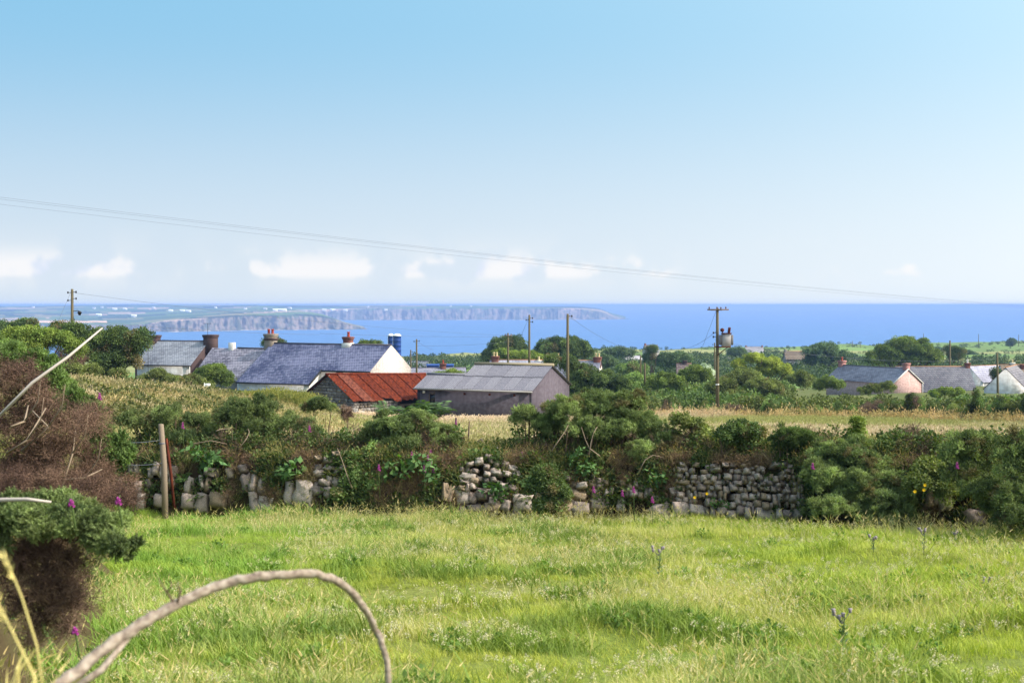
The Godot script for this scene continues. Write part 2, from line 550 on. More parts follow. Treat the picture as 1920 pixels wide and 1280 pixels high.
func make_farmhouse() -> void:
	var o := house_at("farmhouse", "long farmhouse with purple slate roof and bright white gable end", 734, 649, 150.0, 29.0, 5.6)
	var R := 5.6; var E := 3.12; var hw := 3.75; var L := 16.0
	var k := (R - E) / hw
	var zx := 6.05                                        # how far the long rear slope runs down
	var st := begin()
	box(st, Vector3(-L + 0.3, -1.5, hw - 0.35), Vector3(-0.3, E, hw))
	box(st, Vector3(-L + 0.3, -1.5, -hw), Vector3(-0.3, E, -hw + 0.35))
	obj("wall", done(st), M.whitewash, o)
	var g := begin()
	gable_wall(g, 0.0, hw, -1.5, E + 0.05, R + 0.1, 0.4)
	obj("gable_wall", done(g), M.roughwhite, o)
	g = begin()
	gable_wall(g, -L, hw, -1.5, E, R, -0.4)
	obj("gable_wall", done(g), M.whitewash, o)
	var low := R - k * zx
	st = begin()                                          # the lean-to under the long slope, its cheek white
	var cheek := [Vector3(-6.4, -1.5, hw), Vector3(-6.4, -1.5, zx - 0.2), Vector3(-6.4, R - k * (zx - 0.2), zx - 0.2), Vector3(-6.4, E, hw)]
	quad(st, cheek[0], cheek[1], cheek[2], cheek[3])
	box(st, Vector3(-L, -1.5, zx - 0.5), Vector3(-6.45, low + 0.1, zx - 0.2))
	obj("lean_to_wall", done(st), M.whitewash, o)
	st = begin()
	var y := 0.09
	slope(st, Vector3(-L, R + y, 0), Vector3(-0.06, R + y, 0), Vector3(-0.06, E + y - k * 0.2, hw + 0.2), Vector3(-L, E + y - k * 0.2, hw + 0.2), 17, 0.3, SLATE_D, SLATE_P, 0.75)
	slope(st, Vector3(-L, E + y - k * 0.2, hw + 0.2), Vector3(-6.3, E + y - k * 0.2, hw + 0.2), Vector3(-6.3, low + y, zx), Vector3(-L, low + y, zx), 9, 0.3, SLATE_D, SLATE_P, 0.75)
	slope(st, Vector3(-0.06, R + y, 0), Vector3(-L, R + y, 0), Vector3(-L, E + y - k * 0.2, -hw - 0.2), Vector3(-0.06, E + y - k * 0.2, -hw - 0.2), 14, 0.5, SLATE_D, SLATE_P)
	obj("roof", done(st), M.slate, o)
	ridge_line(o, Vector3(-L, R + y + 0.05, 0), Vector3(0, R + y + 0.05, 0), M.darkridge, 0.1)
	st = begin()
	box(st, Vector3(-6.5, E - 0.2, hw + 0.17), Vector3(-0.02, E - 0.03, hw + 0.27))
	obj("fascia", done(st), M.black, o)
	st = begin()                                          # dark edge of the long slope
	for q in [[hw + 0.15, E - 0.03], [zx, low + 0.02]]:
		pass
	var e0 := Vector3(-6.27, E - 0.02, hw + 0.1); var e1 := Vector3(-6.27, low + 0.04, zx)
	tube(st, [e0, e1], [0.11, 0.11], 5)
	tube(st, [e1, Vector3(-L, low + 0.02, zx + 0.04)], [0.07, 0.07], 5)
	obj("verge_board", done(st), M.black, o)
	st = begin()
	tube(st, [Vector3(-0.9, E - 0.1, hw + 0.12), Vector3(-0.9, 0, hw + 0.08)], [0.05, 0.05], 6)
	obj("drainpipe", done(st), M.black, o)
	window_in(o, Vector3(-4.0, 2.55, hw + 0.03), 0.8, 0.75, 0, 3, M.darkframe, M.darkglass)
	chimney(o, Vector3(-5.6, R - 0.1, 0), 0.85, 0.7, 1.05, M.brick, [0.05], M.redpot)
	st = begin()                                          # pale mortar flaunching at its foot
	box(st, Vector3(-6.12, R - 0.3, -0.42), Vector3(-5.1, R + 0.28, 0.5))
	obj("flaunching", done(st), M.mortar, o)
	chimney(o, Vector3(-L - 0.1, R - 0.2, 0), 1.0, 1.05, 1.35, M.palestone, [-0.26, 0.26], M.redpot)
	st = begin()
	box(st, Vector3(-L - 0.6, R + 0.45, -0.62), Vector3(-L + 0.5, R + 0.7, 0.62))
	obj("chimney_band", done(st), M.darkstone, o)

	# the older, lower stretch of roof that joins it to the cottage
	var a := house_at("old_house", "older lower slate roofed house joining farmhouse to white cottage", 507, 654, 158.6, 27.0, 5.0)
	st = begin()
	box(st, Vector3(-7.6, -1.5, 3.2), Vector3(-0.1, 2.3, 3.5))
	obj("wall", done(st), M.whitewash, a)
	st = begin()
	slope(st, Vector3(-8.2, 5.0, 0), Vector3(-0.1, 5.0, 0), Vector3(-0.1, 1.6, 5.2), Vector3(-7.2, 1.6, 5.2), 20, 0.34, Color(0.085, 0.08, 0.115), Color(0.30, 0.28, 0.35), 0.8)
	slope(st, Vector3(-0.1, 5.0, 0), Vector3(-8.2, 5.0, 0), Vector3(-7.2, 2.0, -4.4), Vector3(-0.1, 2.0, -4.4), 12, 0.5, OLD_D, OLD_P)
	obj("roof", done(st), M.slate, a)
	ridge_line(a, Vector3(-4.6, 5.06, 0), Vector3(-0.3, 5.06, 0), M.darkridge, 0.1)
	chimney(a, Vector3(-5.3, 4.9, 0.1), 0.6, 0.55, 0.75, M.whitewash, [], M.redpot, false)

	var c := house_at("white_cottage", "white walled cottage with grey slate roof and stone chimneys", 391, 641, 164.0, 22.0, 5.2)
	var cr := 5.2; var ce := 2.7
	gabled(c, -7.7, 0.0, 3.5, -1.0, ce, cr, M.whitewash, M.slate, Color(0.13, 0.135, 0.17), Color(0.33, 0.34, 0.40), M.darkridge, 18, 0.3, 0.05, M.darkstone)
	gutter(c, Vector3(-7.9, ce - 0.12, 3.82), Vector3(0.2, ce - 0.12, 3.82), M.black)
	chimney(c, Vector3(0.25, cr - 0.5, 0.0), 1.15, 1.3, 1.35, M.darkstone, [], M.redpot)
	chimney(c, Vector3(-7.5, cr - 0.1, 0.0), 0.95, 1.0, 0.85, M.darkstone, [], M.redpot)
	st = begin()
	tube(st, [Vector3(-0.15, ce - 0.1, 3.62), Vector3(-0.15, 0.0, 3.6)], [0.06, 0.06], 6)
	obj("drainpipe", done(st), M.whitewash, c)
	window_in(c, Vector3(-2.2, 1.1, 3.53), 1.5, 0.8, 0, 3, M.darkframe, M.darkglass)
	var an := thing("tv_aerial", "thin television aerial on the tall stone chimney", "aerial", at(389, 630, 163.6))
	aerial(an, 1.5)
	an = thing("aerial_mast", "thin dark aerial mast standing before the white cottage wall", "aerial", at(277, 695, 140.0))
	aerial(an, 2.0)

func aerial(o: Node3D, h: float) -> void:
	var st := begin()
	tube(st, [Vector3(0, -0.6, 0), Vector3(0, h, 0)], [0.03, 0.025], 5)
	obj("mast", done(st), M.black, o)
	st = begin()
	tube(st, [Vector3(-0.5, h - 0.05, 0), Vector3(0.45, h - 0.05, 0.1)], [0.02, 0.02], 5)
	for i in 5:
		tube(st, [Vector3(-0.45 + i * 0.2, h - 0.05, -0.28), Vector3(-0.45 + i * 0.2, h - 0.05, 0.3)], [0.012, 0.012], 4)
	obj("antenna", done(st), M.black, o)

func corrugated(a: Vector3, b: Vector3, c: Vector3, d: Vector3, waves: int, depth: float, ragged := 0.0) -> ArrayMesh:   # one sheet, a-b its upper edge and d-c its lower one
	var st := begin()
	var n := (d - a).cross(b - a).normalized()
	if n.y < 0: n = -n
	var m := waves * 4
	for k in m:
		var us := [float(k) / m, float(k + 1) / m]
		var top := []; var bot := []
		for u in us:
			var lift := n * depth * cos(u * waves * TAU)
			top.append(a.lerp(b, u) + lift)
			var e := d.lerp(c, u) + lift
			if ragged > 0: e = e.lerp(a.lerp(b, u), ragged * (0.5 + 0.5 * fine.get_noise_2d(e.x * 40.0, e.z * 40.0)))
			bot.append(e)
		quad(st, top[0], top[1], bot[1], bot[0])
		quad(st, top[1] - n * 0.012, top[0] - n * 0.012, bot[0] - n * 0.012, bot[1] - n * 0.012)
	return done(st)

func make_rusty_barn() -> void:
	var p := at(616, 702, 114.4)
	var ridge_h := 2.55
	var o := thing("stone_barn", "ruined rubble stone barn under a rust red corrugated iron roof", "barn", p - Vector3(0, ridge_h, 0), deg_to_rad(43.0))
	# local x runs away to the right along the ridge, local +z is the side towards the viewer
	var L := 9.9; var hw := 3.35; var R := ridge_h; var E := 0.72
	var sag := func(x: float) -> float: return -0.32 * clampf(x / L, 0, 1)
	var tones := [Color(0.16, 0.15, 0.15), Color(0.24, 0.22, 0.21), Color(0.32, 0.30, 0.29), Color(0.2, 0.17, 0.14)]
	var st := begin()
	gable_wall(st, 0.0, hw, -1.6, E - 0.05, R - 0.08, -0.5, Color(0.1, 0.09, 0.085))
	obj("gable_wall", done(st), M.rubble, o)
	st = begin()
	var out := [Vector2(0, 0), Vector2(hw * 2, 0), Vector2(hw * 2, E + 1.55), Vector2(hw, R + 1.5), Vector2(0, E + 1.55)]
	stonework(st, Vector3(0, -1.6, -hw), Vector3(0, 0, 1), Vector3(0, 1, 0), hw * 2, 4.4, 0.26, out, tones)
	obj("gable_stones", done(st), M.rubble, o).set_meta("kind", "stuff")
	st = begin()                                          # front wall, broken down towards the right
	box(st, Vector3(0.5, -1.6, hw - 0.5), Vector3(4.6, 0.35, hw), Color(0.1, 0.085, 0.08))
	box(st, Vector3(4.6, -1.6, hw - 0.5), Vector3(6.3, -0.25, hw), Color(0.1, 0.085, 0.08))
	box(st, Vector3(6.3, -1.6, hw - 0.5), Vector3(9.6, -0.9, hw), Color(0.1, 0.085, 0.08))
	box(st, Vector3(0.0, -1.6, -hw), Vector3(L, E - 0.25, -hw + 0.4), Color(0.1, 0.085, 0.08))
	box(st, Vector3(L - 0.4, -1.6, -hw + 0.4), Vector3(L, E - 0.3, hw), Color(0.1, 0.085, 0.08))
	obj("wall", done(st), M.rubble, o)
	st = begin()
	stonework(st, Vector3(0.0, -1.6, hw), Vector3(1, 0, 0), Vector3(0, 1, 0), 9.6, 2.2, 0.26, [Vector2(0, 0), Vector2(9.6, 0), Vector2(9.5, 0.7), Vector2(6.4, 0.8), Vector2(6.2, 1.35), Vector2(4.6, 1.5), Vector2(4.4, 1.95), Vector2(0, 2.1)], tones)
	obj("wall_stones", done(st), M.rubble, o).set_meta("kind", "stuff")
	st = begin()
	box(st, Vector3(4.6, -0.05, hw - 0.3), Vector3(9.7, 0.1, hw - 0.1))
	obj("lintel_beam", done(st), M.oldwood, o)
	# iron sheets of the front slope, side by side, and plain ones behind
	var k := (R - E) / hw
	var count := 10
	for i in count:
		var x0 := -0.25 + (L + 0.35) * i / count
		var x1 := -0.25 + (L + 0.35) * (i + 1.04) / count
		var s0: float = sag.call(x0); var s1: float = sag.call(x1)
		var lift := 0.02 * (i % 2)
		var over := 0.35 + 0.25 * rng.randf()
		var rough := 0.09 if i < 3 else 0.17
		var mesh := corrugated(Vector3(x0, R + s0 + lift, 0.0), Vector3(x1, R + s1 + lift, 0.0), Vector3(x1, E - k * over + s1 * 0.9 + lift, hw + over), Vector3(x0, E - k * over + s0 * 0.9 + lift, hw + over), 7, 0.03, rough)
		obj("roof_sheet", mesh, [M.rust, M.rust_pale, M.rust_b][[0, 1, 0, 2, 0, 2, 0, 0, 2, 0][i]], o)
	for i in 6:
		var x0 := -0.25 + (L + 0.35) * i / 6.0
		var x1 := -0.25 + (L + 0.35) * (i + 1.02) / 6.0
		var s0: float = sag.call(x0); var s1: float = sag.call(x1)
		obj("roof_sheet", corrugated(Vector3(x1, R + s1, -0.01), Vector3(x0, R + s0, -0.01), Vector3(x0, E - k * 0.3 + s0, -hw - 0.3), Vector3(x1, E - k * 0.3 + s1, -hw - 0.3), 8, 0.03), M.rust, o)
	st = begin()
	var pts := []
	for i in 7:
		var x := -0.3 + (L + 0.5) * i / 6.0
		pts.append(Vector3(x, R + sag.call(x) + 0.05, 0))
	tube(st, pts, [0.1, 0.1, 0.1, 0.1, 0.1, 0.1, 0.1], 6)
	obj("ridge_cap", done(st), M.rust, o)
	st = begin()
	tube(st, [Vector3(-0.22, R + 0.02, 0), Vector3(-0.24, E - k * 0.4, -hw - 0.4)], [0.06, 0.06], 5)
	obj("verge_board", done(st), M.black, o)
	# the sunlit heap of a tumbled wall before its near corner
	var q := on_ground(655, 104.5)
	var w := thing("rubble_wall", "low tumbled pale stone wall before the ruined barn corner", "stone wall", q, deg_to_rad(8.0))
	st = begin()
	var pale := [Color(0.42, 0.40, 0.39), Color(0.5, 0.48, 0.46), Color(0.33, 0.31, 0.3), Color(0.38, 0.37, 0.32)]
	for i in 110:
		var x := rng.randf_range(-1.5, 1.5)
		var top := 0.8 - 0.2 * absf(x) - 0.25 * maxf(x, 0.0)
		var yy := rng.randf() * top
		var b := Basis.from_euler(Vector3(rng.randf_range(-0.3, 0.3), rng.randf() * TAU, rng.randf_range(-0.3, 0.3)))
		var s := Vector3(rng.randf_range(0.1, 0.24), rng.randf_range(0.07, 0.13), rng.randf_range(0.1, 0.2))
		box(st, -s, s, pale[rng.randi() % 4], Transform3D(b, Vector3(x, yy, rng.randf_range(-0.3, 0.3) * (1.2 - yy))))
	obj("stones", done(st), M.rubble, w).set_meta("kind", "stuff")

func make_shed() -> void:
	var p := at(1034, 689, 112.9)
	var o := thing("grey_shed", "grey rendered shed with asbestos sheet roof and small dark window", "shed", p - Vector3(0, 3.6, 0), -deg_to_rad(-22.7) * -1.0)
	o.rotation.y = -deg_to_rad(23.0)
	# local +x faces the sunlit gable, local +z the shaded front; the right end of the ridge is at x = 0
	var R := 3.6; var hw := 4.0; var E := 2.0; var xs := -6.55; var L := -9.9
	var k := (R - E) / hw
	var st := begin()
	var wx := -8.62                                       # the window opening
	box(st, Vector3(L, -1.2, hw - 0.25), Vector3(wx - 0.29, E, hw))
	box(st, Vector3(wx + 0.29, -1.2, hw - 0.25), Vector3(-0.25, E, hw))
	box(st, Vector3(wx - 0.29, -1.2, hw - 0.25), Vector3(wx + 0.29, 0.75, hw))
	box(st, Vector3(wx - 0.29, 1.55, hw - 0.25), Vector3(wx + 0.29, E, hw))
	box(st, Vector3(L, -1.2, -hw), Vector3(-0.25, E, -hw + 0.25))
	obj("front_wall", done(st), M.render, o)
	st = begin()
	gable_wall(st, 0.0, hw, -1.2, E - 0.02, R - 0.03, 0.25)
	obj("gable_wall", done(st), M.render, o)
	st = begin()
	gable_wall(st, L, hw, -1.2, E - 0.05, E + 0.9, -0.25)
	gable_wall(st, xs, hw, E - 0.1, E - 0.02, R - 0.05, -0.2)
	obj("end_wall", done(st), M.render, o)
	window_in(o, Vector3(wx, 1.15, hw - 0.1), 0.56, 0.78, 0, 1, M.darkframe, M.darkglass)
	st = begin()
	box(st, Vector3(wx - 0.36, 0.66, hw - 0.05), Vector3(wx + 0.36, 0.748, hw + 0.08))
	obj("window_sill", done(st), M.concrete, o)
	for x in [-5.75, -3.6, -1.5]:                         # rusty vent blocks high in the wall
		st = begin()
		box(st, Vector3(x - 0.09, 1.52, hw), Vector3(x + 0.09, 1.68, hw + 0.03))
		obj("vent_block", done(st), M.rust_dark, o)
	# roof sheets of the tall part, two rows of lapped sheets each, and of the low part
	var over := 0.28
	var n := 8
	for i in n:
		var x0 := xs - 0.1 + (-xs + 0.28) * i / n
		var x1 := xs - 0.1 + (-xs + 0.28) * (i + 1.0) / n
		var lift := 0.022 * (i % 2)
		var mid := hw * 0.52
		var ml: StandardMaterial3D = [M.asbestos, M.asbestos_b][i % 2]
		obj("roof_sheet", corrugated(Vector3(x0, R + 0.1 - k * (mid - 0.12) , mid - 0.12) + Vector3(0, lift, 0), Vector3(x1, R + 0.1 - k * (mid - 0.12), mid - 0.12) + Vector3(0, lift, 0), Vector3(x1, E - k * over + 0.1 + lift, hw + over), Vector3(x0, E - k * over + 0.1 + lift, hw + over), 6, 0.026), ml, o)
		obj("roof_sheet", corrugated(Vector3(x0, R + 0.15 + lift, 0), Vector3(x1, R + 0.15 + lift, 0), Vector3(x1, R + 0.15 - k * mid + lift, mid), Vector3(x0, R + 0.15 - k * mid + lift, mid), 6, 0.026), [M.asbestos_b, M.asbestos][(i / 2) % 2], o)
		obj("roof_sheet", corrugated(Vector3(x1, R + 0.1 + lift, 0), Vector3(x0, R + 0.1 + lift, 0), Vector3(x0, E - k * over + 0.1 + lift, -hw - over), Vector3(x1, E - k * over + 0.1 + lift, -hw - over), 6, 0.026), ml, o)
	var lr := E + 0.85
	for i in 4:
		var x0 := L - 0.15 + (xs - L + 0.1) * i / 4.0
		var x1 := L - 0.15 + (xs - L + 0.1) * (i + 1.0) / 4.0
		obj("roof_sheet", corrugated(Vector3(x0, lr + 0.1, hw * 0.45), Vector3(x1, lr + 0.1, hw * 0.45), Vector3(x1, E - k * over + 0.1, hw + over), Vector3(x0, E - k * over + 0.1, hw + over), 5, 0.026), [M.asbestos, M.asbestos_b][i % 2], o)
		obj("roof_sheet", corrugated(Vector3(x1, lr + 0.1, hw * 0.45), Vector3(x0, lr + 0.1, hw * 0.45), Vector3(x0, E, -hw * 0.6), Vector3(x1, E, -hw * 0.6), 5, 0.026), M.asbestos, o)
	st = begin()
	tube(st, [Vector3(xs - 0.15, R + 0.2, 0), Vector3(0.2, R + 0.2, 0)], [0.14, 0.14], 8)
	obj("ridge_cap", done(st), M.lichen, o)
	st = begin()
	tube(st, [Vector3(L - 0.2, lr + 0.14, hw * 0.45), Vector3(xs - 0.1, lr + 0.14, hw * 0.45)], [0.11, 0.11], 8)
	obj("ridge_cap", done(st), M.asbestos_b, o)
	gutter(o, Vector3(L - 0.2, E - 0.08, hw + over + 0.03), Vector3(0.1, E - 0.1, hw + over + 0.03), M.concrete)
	st = begin()
	box(st, Vector3(L + 0.55, E - 0.42, hw), Vector3(L + 0.7, E - 0.22, hw + 0.16))
	obj("wall_lamp", done(st), M.whitewash, o)

func make_silos() -> void:
	for s in [[744.2, 7.7, 401.0, "taller blue metal silo with white domed cap, right of the pair"], [732.6, 5.6, 404.0, "narrower blue metal silo with white cap, left of the pair"]]:
		var top := at(s[0], 629.5, s[2])
		var r: float = s[1] / FOC * s[2]
		var h := 13.0
		var o := thing("silo", s[3], "silo", top - Vector3(0, h, 0), 0, "pair of blue farm silos")
		var st := begin()
		var prof := []
		for i in 11:
			var y := h * i / 10.0
			prof.append(Vector2(r, y))
			if i < 10: prof.append_array([Vector2(r, y + h / 10.0 - 0.12), Vector2(r + 0.05, y + h / 10.0 - 0.08)])
		lathe(st, prof, 20)
		obj("drum", done(st), M.silo_blue, o)
		st = begin()
		lathe(st, [Vector2(r + 0.06, h), Vector2(r + 0.06, h + 0.1), Vector2(r * 0.75, h + 0.42), Vector2(r * 0.3, h + 0.62), Vector2(0.0, h + 0.66)], 20)
		obj("dome_cap", done(st), M.whitemetal, o)
		st = begin()
		tube(st, [Vector3(-r * 0.98, 0, 0.25), Vector3(-r * 0.98, h + 0.1, 0.25)], [0.07, 0.07], 5)
		obj("ladder_pipe", done(st), M.whitemetal, o)

func make_village() -> void:
	var st: SurfaceTool
	var o := house_at("slate_house", "slate roofed house half hidden behind barn, brick chimney in middle", 872, 690, 232.0, -6.0, 4.6)
	gabled(o, -9.0, 0.0, 3.6, -1, 2.2, 4.6, M.whitewash, M.slate, Color(0.1, 0.1, 0.145), Color(0.24, 0.24, 0.31), M.darkridge, 9, 0.5)
	chimney(o, Vector3(-3.6, 4.5, 0), 0.9, 0.8, 0.9, M.brick, [0.0], M.redpot)
	o = house_at("small_house", "small far house with grey roof beyond the two poles", 806, 678, 390.0, 35.0, 4.8)
	gabled(o, -7.5, 0.0, 3.0, -1, 2.8, 4.8, M.greywall, M.slate, OLD_D, OLD_P, M.darkridge, 6, 0.8)
	for q in [[823.0, 683.5, 2.2], [850.0, 683.5, 2.0]]:
		var b := thing("blue_shed", "low dark blue farm shed beyond slate house, " + ("left of chimney" if q[0] < 830 else "right of chimney"), "shed", at(q[0], q[1] + 8.0, 345.0), deg_to_rad(6), "blue sheds behind the slate roof")
		st = begin()
		box(st, Vector3(-3.0, -1.5, -1.5), Vector3(0, 0.95, 1.5))
		obj("wall", done(st), M.silo_blue, b)
		st = begin()
		quad(st, Vector3(-3.1, 1.25, -0.1), Vector3(0.1, 1.25, -0.1), Vector3(0.1, 0.93, 1.7), Vector3(-3.1, 0.93, 1.7))
		quad(st, Vector3(0.1, 1.25, -0.1), Vector3(-3.1, 1.25, -0.1), Vector3(-3.1, 0.93, -1.7), Vector3(0.1, 0.93, -1.7))
		obj("roof", done(st), M.silo_blue, b)
	o = house_at("terrace_house", "pale slate roofed house between poles with brick chimney on left", 1018, 676, 205.0, 4.0, 5.0)
	gabled(o, -7.6, 0.0, 3.4, -1, 2.6, 5.0, M.greywall, M.slate, Color(0.15, 0.15, 0.2), Color(0.36, 0.36, 0.44), M.terracotta, 10, 0.45)
	chimney(o, Vector3(-6.9, 4.9, 0.0), 1.0, 0.9, 0.75, M.brick, [-0.2, 0.2], M.creampot)
	chimney(o, Vector3(-0.6, 4.7, 0.0), 0.7, 0.6, 0.35, M.mortar, [0.0], M.creampot)
	o = house_at("gable_house", "slate house with white gable and cream chimney pots right of pole", 1126, 677, 203.0, 14.0, 5.0)
	gabled(o, -7.2, 0.0, 3.0, -1, 2.7, 5.0, M.whitewash, M.slate, Color(0.12, 0.12, 0.16), Color(0.27, 0.27, 0.34), M.terracotta, 10, 0.45)
	chimney(o, Vector3(-0.45, 4.9, 0.0), 1.0, 0.8, 0.7, M.brick, [-0.22, 0.22], M.creampot)
	chimney(o, Vector3(-6.2, 4.9, 0.0), 0.95, 0.8, 0.65, M.brick, [0.0], M.creampot)

	# the pink house and its neighbours on the right
	o = house_at("pink_house", "long slate roofed house with pink rendered gable end", 1703, 692, 212.0, 62.0, 4.5)
	gabled(o, -15.0, 0.0, 2.85, -1, 2.45, 4.5, M.pink, M.slate, Color(0.11, 0.11, 0.15), Color(0.28, 0.28, 0.35), M.darkridge, 12, 0.42, 0.04)
	st = begin()
	var k := 2.05 / 2.85
	for s in [-1, 1]:
		tube(st, [Vector3(0.08, 4.52, 0.0), Vector3(0.08, 4.5 - k * 3.1, s * 3.1)], [0.09, 0.09], 5)
	obj("bargeboard", done(st), M.whitewash, o)
	st = begin()
	tube(st, [Vector3(0.1, 2.3, -2.9), Vector3(0.1, -0.5, -2.9)], [0.06, 0.06], 6)
	obj("drainpipe", done(st), M.whitewash, o)
	chimney(o, Vector3(-0.35, 4.2, 0.0), 0.62, 0.9, 1.2, M.redpaint, [], M.redpot)
	chimney(o, Vector3(-14.6, 4.3, 0.0), 0.7, 1.0, 1.0, M.redpaint, [0.0], M.redpot)
	o = house_at("tiled_house", "brown tiled roof house behind the pink gable", 1817, 688, 236.0, 2.0, 4.6)
	gabled(o, -12.0, 0.0, 4.6, -2, 0.8, 4.6, M.whitewash, M.tile, Color(0.085, 0.085, 0.11), Color(0.19, 0.185, 0.215), M.terracotta, 13, 0.4, 0.1)
	chimney(o, Vector3(-0.2, 4.4, 0.0), 0.75, 0.7, 0.9, M.brick, [0.0], M.whitemetal)
	o = house_at("slate_cottage", "pale blue slate cottage roof between tiled roof and white gable", 1876, 685, 290.0, -30.0, 4.8)
	gabled(o, -9.0, 0.0, 3.6, -2, 1.8, 4.8, M.whitewash, M.slate, Color(0.16, 0.16, 0.22), Color(0.32, 0.32, 0.42), M.terracotta, 9, 0.6)
	o = house_at("white_gable_house", "white gable house at the edge beside the leaning pole", 1886, 690, 205.0, 118.0, 4.4)
	gabled(o, -10.0, 0.0, 2.95, -1, 1.35, 4.4, M.whitewash, M.tile, Color(0.1, 0.1, 0.125), Color(0.22, 0.21, 0.235), M.terracotta, 11, 0.45, 0.08)
	o = house_at("brown_roof_house", "orange ridged house behind the white gable house", 1985, 684, 262.0, 3.0, 5.0)
	gabled(o, -10.5, 0.0, 3.6, -2, 2.2, 5.0, M.whitewash, M.tile, Color(0.15, 0.115, 0.09), Color(0.28, 0.21, 0.16), M.terracotta, 8, 0.6)
	chimney(o, Vector3(-8.3, 4.9, 0.0), 0.7, 0.7, 0.5, M.whitewash, [0.0], M.creampot)
	chimney(o, Vector3(-6.6, 4.8, 0.8), 0.9, 0.7, 0.3, M.brick, [], M.creampot)

	# far houses before the sea
	o = house_at("grey_house", "far pale grey house by the sea with chimneys at both ends", 1431, 650, 690.0, 3.0, 6.0)
	gabled(o, -8.6, 0.0, 3.2, -2, 3.4, 6.0, M.greywall, M.slate, Color(0.22, 0.21, 0.25), Color(0.34, 0.32, 0.37), M.darkridge, 5, 1.2)
	for x in [-8.2, -0.4]:
		chimney(o, Vector3(x, 5.9, 0), 0.7, 0.7, 0.8, M.brick, [], M.redpot, false)
	o = house_at("stone_house", "far stone house with brown roof beside a big round tree", 1508, 659, 425.0, 2.0, 6.2)
	gabled(o, -5.8, 0.0, 3.0, -2, 4.0, 6.2, M.greystone, M.tile, Color(0.13, 0.1, 0.08), Color(0.2, 0.16, 0.13), M.terracotta, 6, 0.8)
	for x in [-4.6, -2.9, -1.2]:
		window_in(o, Vector3(x, 2.6, 3.03), 0.75, 1.1, 0, 2, M.whitemetal, M.darkglass)
	chimney(o, Vector3(-5.5, 6.1, 0), 0.7, 0.7, 0.8, M.greystone, [], M.redpot, false)
	o = house_at("far_house", "far grey house half hidden by a dark conifer", 1233, 647, 520.0, -8.0, 6.0)
	gabled(o, -4.9, 0.0, 3.0, -2, 3.8, 6.0, M.greywall, M.slate, OLD_D, OLD_P, M.darkridge, 5, 1.0)
	chimney(o, Vector3(-4.6, 5.9, 0), 0.6, 0.6, 0.8, M.brick, [], M.redpot, false)
	o = house_at("far_bungalow", "far low white bungalow left of the dark conifer", 1186, 666, 470.0, -25.0, 3.6)
	gabled(o, -3.4, 0.0, 2.2, -2, 2.2, 3.6, M.whitewash, M.slate, Color(0.4, 0.4, 0.42), Color(0.55, 0.55, 0.58), M.darkridge, 4, 0.9)
	o = house_at("grey_bungalow", "far grey bungalow beside the white one, left of dark conifer", 1200, 667, 474.0, -25.0, 3.4)
	gabled(o, -3.0, 0.0, 2.0, -2, 2.1, 3.4, M.greywall, M.slate, OLD_D, OLD_P, M.darkridge, 4, 0.9)
	o = house_at("long_bungalow", "far long low row with pale walls behind the transformer pole", 1369, 668, 560.0, -3.0, 3.6)
	gabled(o, -9.0, 0.0, 2.6, -2, 2.3, 3.6, M.greywall, M.slate, Color(0.16, 0.15, 0.18), Color(0.3, 0.28, 0.32), M.darkridge, 4, 1.2)
	o = house_at("hidden_house", "dark brick chimney and roof poking from the scrub", 1296, 682, 300.0, 5.0, 5.0)
	gabled(o, -3.0, 0.0, 2.6, -2, 3.0, 5.0, M.greywall, M.slate, Color(0.08, 0.06, 0.06), Color(0.16, 0.12, 0.12), M.brick, 6, 0.7)
	chimney(o, Vector3(-1.3, 4.8, 0), 0.9, 0.7, 0.9, M.darkstone, [], M.redpot)

	# white farmhouses dotted over the far headland
	var spots := [[62, 577, 1.0], [176, 579, 1.2], [191, 577, 1.0], [215, 581, 1.6], [234, 581, 1.4], [185, 592, 1.6], [251, 594, 1.5], [288, 578, 0.9], [320, 584, 1.4], [342, 584, 1.6], [353, 585, 1.6], [404, 578, 0.9], [460, 580, 1.1], [497, 580, 1.2], [516, 583, 1.5], [529, 583, 2.6], [543, 575, 1.3], [608, 583, 1.6], [624, 582, 1.7], [648, 583, 1.5], [723, 582, 1.3], [690, 576, 1.0], [883, 575, 1.1], [845, 575, 1.0], [570, 586, 1.0]]
	var where := ["far left, on the skyline left of the lamp pole", "right of the lamp pole, upper of two", "right of the lamp pole, nearest the skyline", "long one right of the lamp pole", "second long one right of the lamp pole", "low on the slope right of the lamp pole", "on the cliff edge above the cottage roof", "on the skyline above the cottage's left chimney", "above the middle of the cottage roof, left", "above the middle of the cottage roof, centre", "above the middle of the cottage roof, right", "on the skyline above the cottage's tall chimney", "left of the farmhouse's two pot chimney", "above the two pot chimney, left", "above the two pot chimney, middle", "largest of all, above the farmhouse ridge", "on the skyline above the largest white farm", "left of the farmhouse's red pot chimney, upper", "just left of the farmhouse's red pot chimney", "right above the red pot chimney", "above the blue silos", "on the skyline left of the silos", "on the skyline left of the short crossarm pole", "on the skyline between silos and crossarm pole", "below the largest white farm, near the cliff edge"]
	for n_spot in spots.size():
		var s: Array = spots[n_spot]
		var best := Vector3.ZERO
		for i in 200:
			var q: Vector3 = coast_at(s[0], i / 200.0, s[0] > 560)[0]
			var y := 571.0 - (q.y - EYE) / -q.z * FOC
			best = q
			if y <= s[1] and i > 12: break
		var w: float = 7.5 * s[2]
		var f := thing("far_farmhouse", "tiny white headland house " + where[n_spot], "house", best, rng.randf_range(-0.4, 0.4), "white houses dotted over the far headland")
		st = begin()
		box(st, Vector3(-w, -4, -4), Vector3(w, 6.5, 4))
		obj("wall", done(st), M.farwhite, f)
		st = begin()
